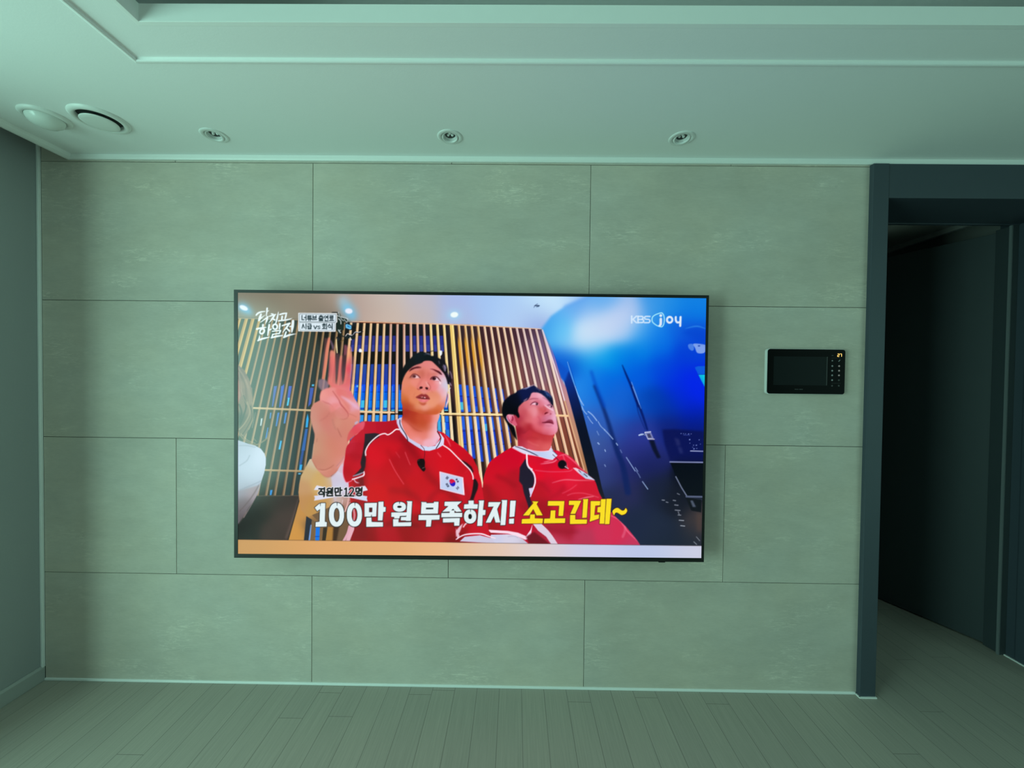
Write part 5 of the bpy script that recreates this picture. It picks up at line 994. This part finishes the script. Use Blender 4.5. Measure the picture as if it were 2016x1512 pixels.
# programme title, brush lettering
TI = (230, 243, 247)
TB = [(((236, 425), (300, 360), (400, 320), (525, 302)), (44, 54, 44, 26)), (((395, 395), (360, 500), (322, 605)), (50, 72, 50)), (((330, 590), (430, 500), (540, 415)), (50, 30, 10)), (((598, 200), (585, 330), (572, 462)), (52, 40, 22)), (((590, 318), (652, 275)), (26, 20)), (((378, 662), (500, 575), (622, 480)), (24, 38, 40)), (((612, 480), (590, 590), (546, 712)), (44, 52, 14)),
      (((735, 382), (798, 390)), (34, 30)), (((665, 465), (780, 430), (885, 400)), (30, 44, 26)), (((850, 420), (770, 540), (655, 685)), (44, 52, 14)), (((770, 530), (852, 588)), (50, 46)), (((972, 318), (940, 480), (905, 620), (880, 712)), (16, 46, 44, 36)), (((1015, 405), (1130, 375), (1245, 360)), (40, 50, 36)), (((1235, 365), (1215, 460), (1190, 540)), (40, 50, 40)), (((1095, 470), (1080, 600)), (52, 50)), (((965, 615), (1120, 600), (1300, 570), (1425, 528)), (34, 46, 44, 10)),
      (((460, 748), (452, 800)), (60, 50)), (((258, 885), (400, 850), (562, 832)), (60, 46, 30)), (((668, 742), (645, 900), (618, 1095)), (52, 56, 34)), (((640, 930), (735, 888)), (44, 34)), (((348, 1088), (340, 1180), (300, 1275)), (16, 46, 36)), (((290, 1268), (420, 1215), (560, 1180), (690, 1150)), (40, 56, 44, 10)),
      (((1022, 712), (1012, 800), (1002, 885)), (50, 50, 44)), (((765, 962), (900, 945), (1045, 935)), (30, 40, 40)), (((1040, 945), (1000, 1030)), (44, 44)), (((1000, 1030), (880, 1045), (782, 1062)), (44, 36, 36)), (((785, 1062), (752, 1170)), (40, 50)), (((730, 1180), (900, 1130), (1105, 1100)), (34, 60, 34)),
      (((1095, 775), (1220, 735), (1350, 690)), (40, 50, 44)), (((1340, 700), (1240, 830), (1118, 995)), (50, 56, 20)), (((1235, 850), (1335, 950)), (50, 56)), (((1345, 805), (1430, 790)), (40, 36)), (((1455, 620), (1440, 800), (1415, 990)), (72, 80, 34)), (((1225, 985), (1165, 1150)), (46, 56)), (((1150, 1162), (1300, 1095), (1450, 1060), (1565, 1042)), (50, 60, 36, 8))]
for pts, ws in TB:
    line(l1(*pts), [w / 16.8 * 1.1 for w in ws], TI)
for cx, cy, rx, ry, rot in ((432, 960, 88, 66, -55), (860, 810, 72, 82, 0)):
    c, s = math.cos(math.radians(rot)), math.sin(math.radians(rot))
    line(l1(*[(cx + rx * math.cos(a) * c - ry * math.sin(a) * s, cy + rx * math.cos(a) * s + ry * math.sin(a) * c) for a in np.linspace(0, 6.283, 17)[:-1]]), 3.4, TI, closed=True)
# topic box
fill(l2((100, 155), (1190, 166), (1205, 425), (1166, 445), (1160, 692), (100, 682)), (240, 246, 250)); fill(l2((130, 185), (1168, 198), (1165, 416), (130, 410)), (220, 234, 243)); fill(l2((130, 430), (1132, 436), (1122, 660), (145, 656)), (220, 234, 243))
line(l2((130, 185), (1168, 198), (1165, 416), (130, 408)), .9, (84, 100, 108), smooth=False, closed=True, alpha=.9); line(l2((130, 430), (1132, 436), (1122, 660), (140, 656)), .8, (96, 112, 118), smooth=False, closed=True, alpha=.8)
BT = (((205, 230), (205, 352), (265, 352)), ((270, 290), (322, 290)), ((322, 224), (320, 372)), ((372, 240), (372, 306), (470, 306)), ((372, 240), (465, 240)), ((372, 272), (460, 272)), ((360, 336), (485, 333)), ((400, 336), (396, 376)), ((442, 336), (442, 376)), ((515, 234), (515, 310), (605, 308), (605, 234)), ((515, 270), (605, 270)), ((495, 352), (620, 349)),
      ((738, 228), (752, 228)), ((695, 250), (795, 250)), ((745, 254), (692, 294)), ((748, 260), (800, 290)), ((680, 312), (805, 309)), ((742, 312), (742, 332)), ((692, 338), (790, 338), (790, 357), (695, 359), (695, 380), (796, 379)), ((900, 262), (936, 262)), ((900, 290), (936, 290)), ((941, 228), (941, 340)), ((862, 345), (862, 383), (946, 381)),
      ((995, 240), (1085, 240), (1085, 271), (998, 275), (998, 306), (1090, 303)), ((1022, 310), (1022, 366)), ((1066, 310), (1066, 366)), ((985, 371), (1106, 368)), ((237, 478), (206, 592)), ((238, 490), (272, 582)), ((321, 464), (320, 612)), ((375, 475), (456, 475), (455, 516)), ((360, 531), (476, 528)), ((380, 548), (380, 613), (460, 611), (460, 548)), ((380, 580), (460, 580)),
      ((540, 525), (582, 612), (626, 525)), ((812, 468), (850, 468)), ((785, 494), (872, 494)), ((828, 560), (828, 598)), ((784, 606), (872, 599)), ((901, 464), (901, 617)), ((986, 478), (945, 542)), ((987, 492), (1022, 536)), ((1062, 464), (1062, 556)), ((965, 570), (1062, 570), (1060, 622)))
for p in BT:
    line(l2(*p), 1.7, (30, 46, 54), smooth=False)
line(l2((716, 542), (688, 527), (652, 545), (680, 566), (716, 586), (690, 611), (650, 600)), 1.3, (50, 66, 74))
for cx, cy, rx, ry in ((865, 276, 30, 30), (828, 534, 28, 24)):
    line(l2(*[(cx + rx * math.cos(a), cy + ry * math.sin(a)) for a in np.linspace(0, 6.283, 13)[:-1]]), 1.5, (36, 54, 62), closed=True)
# camera rig hanging in the slats
fill(l2((1040, 150), (1060, 132), (1215, 132), (1215, 160), (1100, 158)), (24, 28, 28)); fill(l2((1212, 170), (1230, 130), (1290, 200), (1310, 262), (1430, 290), (1500, 340), (1505, 400), (1440, 440), (1400, 420), (1392, 640), (1330, 660), (1300, 640), (1310, 740), (1330, 830), (1270, 760), (1220, 720), (1178, 650), (1170, 450), (1210, 420)), (26, 38, 32))
for p, w in ((((1235, 140), (1250, 190), (1275, 230)), 1.6), (((1215, 235), (1300, 270), (1420, 300), (1500, 330)), 1.8), (((1240, 320), (1300, 380), (1310, 470)), 1.8), (((1300, 300), (1340, 350), (1390, 380)), 1.4), (((1400, 340), (1440, 390), (1480, 430)), 1.4), (((1480, 330), (1500, 370), (1470, 430)), 1.2), (((1240, 640), (1270, 690), (1300, 720)), 2), (((1260, 670), (1300, 640)), 1.2)):
    line(l2(*p), w, (222, 232, 236), alpha=.85)
fill(l2((1420, 470), (1470, 450), (1625, 505), (1625, 640), (1580, 650), (1425, 610)), (12, 24, 40)); fill(l2((1440, 490), (1480, 470), (1605, 520), (1605, 610), (1570, 630), (1445, 580)), (110, 196, 236)); fill(l2((1475, 500), (1540, 530), (1590, 580), (1500, 560)), (30, 110, 190))
fill(l2((1420, 820), (1480, 760), (1570, 775), (1650, 750), (1730, 820), (1710, 890), (1650, 920), (1570, 880), (1440, 890)), (22, 30, 32)); line(l2((1640, 800), (1720, 710), (1800, 720), (1940, 685)), [4, 3, 1.6, 1], (24, 26, 34)); line(l2((1660, 770), (1715, 700), (1790, 710), (1870, 690)), 1.1, (226, 230, 240)); line(l2((1440, 815), (1500, 745), (1560, 780), (1630, 790)), 1.4, (236, 228, 226)); line(l2((1570, 860), (1600, 920)), 2, (240, 226, 206)); line(l2((1200, 860), (1250, 900), (1240, 930)), 3, (26, 32, 40)); line(l2((1330, 780), (1360, 820), (1420, 830)), 2, (30, 34, 34)); line(l2((1310, 970), (1380, 930)), 1.2, (110, 90, 40))
# channel mark
KB = (214, 234, 254)
for p, w in ((((232, 290), (232, 512)), 2.8), (((388, 290), (272, 400), (388, 508)), 2.4), (((440, 295), (440, 508)), 2.7), (((440, 300), (560, 300)), 2.3), (((440, 400), (575, 400)), 2.2), (((440, 502), (570, 502)), 2.3)):
    line(l3(*p), w * 1.15, KB, smooth=False, alpha=.92)
for p in (((555, 300), (600, 312), (603, 360), (570, 398)), ((570, 400), (622, 425), (618, 485), (565, 502)), ((835, 303), (720, 300), (665, 318), (665, 375), (730, 395), (800, 402), (838, 445), (810, 498), (740, 505), (655, 505))):
    line(l3(*p), 2.8, KB, alpha=.92)
line(l3((1190, 185), (1250, 200), (1298, 285), (1312, 420), (1292, 555), (1250, 628), (1190, 645), (1050, 592), (935, 500), (905, 410), (930, 312), (1030, 240)), 1.8, (178, 244, 255), closed=True)
ell(*l3((1195, 272))[0], 2.8, 2.8, (222, 236, 250)); line(l3((1195, 388), (1195, 500), (1185, 575), (1140, 612)), [5, 5, 5, 3], (222, 232, 248)); line(l3(*[(1488 + 88 * math.cos(a), 412 + 95 * math.sin(a)) for a in np.linspace(0, 6.283, 17)[:-1]]), 4, (222, 234, 250), closed=True)
line(l3((1692, 322), (1692, 420), (1735, 495), (1830, 490)), 4, (222, 234, 250)); line(l3((1850, 322), (1838, 612)), 4.2, (222, 234, 250), smooth=False)
# band under the picture
STR = [(455, 1062.2), (770, 1066.2), (1000, 1069.8), (1220, 1073), (1401, 1075), (1401, 1111), (455, 1111)]
fill(STR, [(470, 1070, 196, 150, 94), (480, 1085, 206, 158, 96), (560, 1075, 214, 160, 98), (650, 1080, 224, 166, 106), (760, 1080, 226, 170, 114), (860, 1085, 234, 182, 132), (960, 1085, 228, 196, 172), (1060, 1085, 222, 206, 206), (1160, 1085, 200, 204, 232), (1280, 1090, 186, 198, 232), (1370, 1090, 206, 206, 226)], sig=45)
line(STR[:5], .9, (40, 24, 20), smooth=False, alpha=.6)
CLIP = None

# ------------------------------------------------------------ ceiling fittings
def downlight(x, y, label):
    t = thing('recessed_downlight', label, 'ceiling light', (x, y, CE), 'recessed downlights in a row on the ceiling')
    bm = bmesh.new(); lathe(bm, [(.0335, .004), (.0335, -.0005), (.036, -.0035), (.045, -.0035), (.0495, -.0012), (.0495, .0)], 56)
    obj('trim_ring', bm, M_SATIN, t, smooth=True)
    bm = bmesh.new(); lathe(bm, [(.0335, .002), (.0325, -.001), (.029, -.0045), (.0265, -.0045), (.0245, .002), (.0215, .011)], 48, tilt=('X', R(-9)))
    obj('gimbal_ring', bm, M_SATIN, t, smooth=True)
    bm = bmesh.new(); lathe(bm, [(.0245, .002), (.0215, .012), (.0, .0135)], 40, tilt=('X', R(-9)))
    obj('reflector', bm, M_CUP, t, smooth=True)
    bm = bmesh.new()
    for i, (px, py, r) in enumerate(((-.008, .0045, .0058), (.008, .0045, .0058), (0, -.008, .0058))):
        lathe(bm, [(r, .0125), (r * .95, .009), (r * .7, .006), (r * .3, .0046), (0, .0043)], 16, off=(px, py, 0))
    obj('lens', bm, M_LENS, t, smooth=True)
    return t


lab = ('silver recessed downlight nearest the round air vent, leftmost of the ceiling row', 'silver recessed downlight in the middle of the ceiling row above the television', 'silver recessed downlight nearest the dark doorway, rightmost of the ceiling row')
for i, x in enumerate(LIGHT_X):
    if i == 0:
        d0 = downlight(x, LIGHT_Y, lab[0])
    else:
        c = d0.copy(); COL.objects.link(c); c.location = (x, LIGHT_Y, CE); c['label'] = lab[i]
        for ch in list(d0.children):
            k = ch.copy(); COL.objects.link(k); k.parent = c

vent = thing('ceiling_air_vent', 'round white ceiling air vent with a dark gap round its disc', 'air vent', (*VENT_XY, CE))
bm = bmesh.new(); lathe(bm, [(.064, .02), (.064, -.003), (.067, -.008), (.074, -.0105), (.081, -.008), (.0865, -.0015), (.0865, 0)], 72)
obj('outer_ring', bm, M_WHITE, vent, smooth=True)
bm = bmesh.new(); lathe(bm, [(0, .006), (.0645, .006), (.0655, -.0035), (.0672, -.0078)], 64)
obj('duct', bm, M_DARK, vent)  # dark liner: shade inside the gap put into its colour
bm = bmesh.new(); lathe(bm, [(0, -.0185), (.040, -.0180), (.052, -.0165), (.0555, -.0145), (.0550, -.0125), (.03, -.008), (0, -.008)], 72)
obj('disc', bm, M_WHITE, vent, smooth=True)
bm = bmesh.new(); lathe(bm, [(.008, -.009), (.008, .004)], 16)
obj('stem', bm, M_WHITE, vent)

sen = thing('ceiling_motion_sensor', 'white domed sensor on the ceiling at the far left beside the air vent', 'sensor', (-.8606, 1.5027, CE))
bm = bmesh.new(); lathe(bm, [(.0705, 0), (.0700, -.004), (.0660, -.0085), (.0570, -.0105), (.0540, -.0075), (.0530, -.004)], 72)
obj('base_ring', bm, M_WHITE, sen, smooth=True)
bm = bmesh.new(); lathe(bm, [(.0535, -.005), (.0525, -.013), (.0470, -.023), (.0370, -.0315), (.0240, -.0370), (.0110, -.0392), (0, -.0396)], 56)
obj('dome', bm, M_DOME, sen, smooth=True)

# ------------------------------------------------------------ door phone on the wall
PX, PZ, PW, PH = 1.9595, 1.3085, .3345, .1950
PY = D - .0205
ph = thing('door_phone', 'black wall intercom with dark screen and glowing amber digits on tiled wall', 'intercom', (PX, D, PZ))


def pp(x, y):
    """pixel of the photograph -> x, z on the phone's face, relative to its corner"""
    d = ray(x, y); t = PY / d[1]
    return CAM.x + t * d[0] - PX, CAM.z + t * d[2] - PZ


def flat(pts, y, dy=.0006):
    bm = bmesh.new(); slab(bm, pts, y, y - dy); return bm


def rect(x, y, w, h):
    return [(x - w / 2, z) for z in ()] or [(x - w / 2, y - h / 2), (x + w / 2, y - h / 2), (x + w / 2, y + h / 2), (x - w / 2, y + h / 2)]


bm = bmesh.new(); slab(bm, rounded(PW, PH, .012), -.0005, -.0165)
obj('housing', bm, M_SILVER, ph, bevel=.0025)
bm = bmesh.new(); slab(bm, [(x * (PW - .0066) / PW + .0034, z * (PH - .004) / PH + .002) for x, z in rounded(PW, PH, .011)], -.0160, -.0205)
obj('front_panel', bm, M_GLOSS, ph, bevel=.0012)
x0, z1 = pp(1523.5, 701.5); x1, z0 = pp(1626.5, 759)
disp = obj('display', flat([(x0, z0), (x1, z0), (x1, z1), (x0, z1)], -.0203), M_DISPLAY, ph)
obj('display_highlight', flat([(x1, z0), (x1 + .003, z0), (x1 + .003, z1), (x1, z1)], -.0203, .0008), M_DIM, disp)  # grey strip: highlight along the display's right edge, put into colour
for r, y in enumerate((710.2, 720.8, 730.0, 739.1, 748.6, 759.6)):
    for c, x in enumerate((1638.6 - r * .12, 1652.2 - r * .18)):
        bx, bz = pp(x, y)
        mat = M_DIM if r == 5 or (r == 4 and c) else (M_PINK if c and 0 < r < 4 else M_MARK)
        if r == 0:
            bm = flat(rect(bx, bz, .0048, .0048) if not c else [(bx - .004, bz - .0030), (bx - .001, bz - .0042), (bx + .0045, bz + .0035), (bx + .0030, bz + .0046), (bx - .001, bz + .001)], -.0203)
        else:
            rr = .0037
            bm = flat([(bx + rr * math.cos(a), bz + rr * math.sin(a) * (1.1 if math.sin(a) > 0 else .9)) for a in [2 * math.pi * i / 14 for i in range(14)]], -.0203)
        obj('button', bm, mat, ph)
for y in (705.0, 754.6):
    xa, za = pp(1637, y); xb, _ = pp(1655, y)
    obj('divider_line', flat([(xa, za), (xb, za), (xb, za + .0007), (xa, za + .0007)], -.0203), M_DIM, ph)
bx, bz = pp(1639, 699.8)
obj('indicator', flat(rect(bx, bz, .0075, .0028), -.0203), M_DIM, ph)
# seven segment digits "27"
bm = bmesh.new()
for i, segs in enumerate(('abged', 'abc')):
    cx, cz = pp(1650.6 + 4.6 * i, 699.4); w, h, s = .0034, .0058, .0009
    SEG = {'a': (0, h, w, s), 'g': (0, 0, w, s), 'd': (0, -h, w, s), 'b': (w, h / 2, s, h / 2), 'c': (w, -h / 2, s, h / 2), 'e': (-w, -h / 2, s, h / 2), 'f': (-w, h / 2, s, h / 2)}
    for q in segs:
        ox, oz, hw, hh = SEG[q]
        slab(bm, [(cx + ox - hw, cz + oz - hh), (cx + ox + hw, cz + oz - hh), (cx + ox + hw, cz + oz + hh), (cx + ox - hw, cz + oz + hh)], -.0203, -.0210)
obj('digits', bm, M_AMBER, ph)
bm = bmesh.new()
for a, b in ((1564.5, 1571.8), (1573.2, 1580.6)):
    xa, za = pp(a, 766.4); xb, _ = pp(b, 766.4)
    n = 5
    for i in range(n):
        u = xa + (xb - xa) * (i + .1) / n
        slab(bm, [(u, za - .0016), (u + (xb - xa) / n * .75, za - .0016), (u + (xb - xa) / n * .75, za + .0016), (u, za + .0016)], -.0203, -.0208)
obj('maker_mark', bm, M_DIM, ph)

# ------------------------------------------------------------ television
TXL, TXR, TZ0, TZ1 = -.2652, 1.6741, .6118, 1.7125
DL, DR = .114, .090          # stand-off of the front at the left and right edge
tv = thing('television', 'large wall mounted flat television showing two men in red jerseys', 'television', ((TXL + TXR) / 2, D, TZ0))
TO = np.array([(TXL + TXR) / 2, D, TZ0])
NY = (DL - DR) / (TXR - TXL)


def tvp(x, z, e=0.0):
    """world x, z -> point on the front plane (e further out), relative to the television"""
    return Vector((x - TO[0], -(DL - (x - TXL) * NY) - e, z - TZ0))


def hit(x, y):
    """pixel -> x, z where its ray meets the front plane"""
    d = ray(x, y)
    # y = D - DL + (x - TXL) * NY
    t = (D - DL + (CAM.x - TXL) * NY) / (d[1] - d[0] * NY)
    return CAM.x + t * d[0], CAM.z + t * d[2]


def tvslab(x0, z0, x1, z1, e0, e1):
    bm = bmesh.new()
    q = ((x0, z0), (x1, z0), (x1, z1), (x0, z1))
    a = [bm.verts.new(tvp(x, z, e0)) for x, z in q]; b = [bm.verts.new(tvp(x, z, e1)) for x, z in q]
    bm.faces.new(a); bm.faces.new(b)
    for i in range(4):
        j = (i + 1) % 4; bm.faces.new((a[i], a[j], b[j], b[i]))
    return bm


(sx0, sz1), (sx1, _), (_, sz0) = hit(466.3, 577.2), hit(1390, 590), hit(925, 1094.6)
sx1 = hit(1385.6, 850)[0]; sx0 = hit(468.2, 830)[0]; sz1 = hit(925, 581.6)[1]
obj('housing', tvslab(TXL + .004, TZ0 + .004, TXR - .004, TZ1 - .004, -.012, -.045), M_BLACK, tv, bevel=.004)
obj('back_bulge', tvslab(TXL + .35, TZ0 + .12, TXR - .35, TZ1 - .25, -.040, -.066), M_BLACK, tv, bevel=.01)
bm = bmesh.new()
for x0, z0, x1, z1 in ((TXL, TZ0, sx0, TZ1), (sx1, TZ0, TXR, TZ1), (sx0, sz1, sx1, TZ1), (sx0, TZ0, sx1, sz0)):
    q = tvslab(x0, z0, x1, z1, 0, -.014); me = bpy.data.meshes.new('t'); q.to_mesh(me); q.free(); bm.from_mesh(me); bpy.data.meshes.remove(me)
bmesh.ops.remove_doubles(bm, verts=bm.verts, dist=1e-5)
obj('bezel', bm, M_BLACK, tv)
wx, wz = hit(1304, 1106)
obj('remote_sensor', tvslab(wx - .014, TZ0 - .006, wx + .014, TZ0 + .002, -.004, -.03), M_BLACK, tv, bevel=.002)
bm = bmesh.new(); mx = TO[0]
q = [(-.32, .32), (-.32, .82), (.32, .82), (.32, .32)]
for a, b in (((-.30, -.052, .30), (-.26, -.001, .80)), ((.26, -.052, .30), (.30, -.001, .80)), ((-.34, -.012, .50), (.34, -.001, .60))):
    box(bm, a, b)
obj('wall_bracket', bm, M_BLACK, tv)

# picture: one vertex per picture element, colour held by the vertex
NXV, NZV = 922, 516
PIC = CV.reshape(CH // SS, SS, CW // SS, SS, 3).mean((1, 3)) / 255.0
u = np.linspace(sx0, sx1, NXV); v = np.linspace(sz0, sz1, NZV)
X, Z = np.meshgrid(u, v)
Y = D - DL + (X - TXL) * NY
W = np.stack([X - CAM.x, Y, Z - CAM.z], -1) @ ROT
fx = 1008 + FPX * W[..., 0] / W[..., 1] - PX0 - .5; fy = 756 - FPX * W[..., 2] / W[..., 1] - PY0 - .5
ix = np.clip(np.floor(fx).astype(int), 0, CW // SS - 2); iy = np.clip(np.floor(fy).astype(int), 0, CH // SS - 2)
ax = np.clip(fx - ix, 0, 1)[..., None]; ay = np.clip(fy - iy, 0, 1)[..., None]
rgb = (PIC[iy, ix] * (1 - ax) + PIC[iy, ix + 1] * ax) * (1 - ay) + (PIC[iy + 1, ix] * (1 - ax) + PIC[iy + 1, ix + 1] * ax) * ay
rgb = np.clip(rgb, 0, 1)
lin = np.where(rgb <= .04045, rgb / 12.92, ((rgb + .055) / 1.055) ** 2.4)
co = np.stack([X - TO[0], Y - TO[1] + .0012, Z - TZ0], -1).reshape(-1, 3).astype(np.float32)
i0 = (np.arange(NZV - 1)[:, None] * NXV + np.arange(NXV - 1)[None, :]).ravel()
fc = np.stack([i0, i0 + 1, i0 + 1 + NXV, i0 + NXV], -1).astype(np.int32)
me = bpy.data.meshes.new('screen')
me.vertices.add(len(co)); me.vertices.foreach_set('co', co.ravel())
me.loops.add(fc.size); me.loops.foreach_set('vertex_index', fc.ravel())
me.polygons.add(len(fc)); me.polygons.foreach_set('loop_start', np.arange(0, fc.size, 4, dtype=np.int32))
me.update(calc_edges=True)
at = me.color_attributes.new('picture', 'FLOAT_COLOR', 'POINT')
at.data.foreach_set('color', np.concatenate([lin.reshape(-1, 3), np.ones((len(co), 1))], 1).astype(np.float32).ravel())
k = Nodes('lit_screen')
an = k.n('ShaderNodeVertexColor'); an.layer_name = 'picture'
k.b.inputs['Base Color'].default_value = (.003, .003, .003, 1); k.b.inputs['Roughness'].default_value = .18; k.b.inputs['Specular IOR Level'].default_value = .38
k.l(an.outputs['Color'], k.b.inputs['Emission Color']); k.b.inputs['Emission Strength'].default_value = 1.0
me.materials.append(k.m)
scr = bpy.data.objects.new('screen', me); COL.objects.link(scr); scr.parent = tv
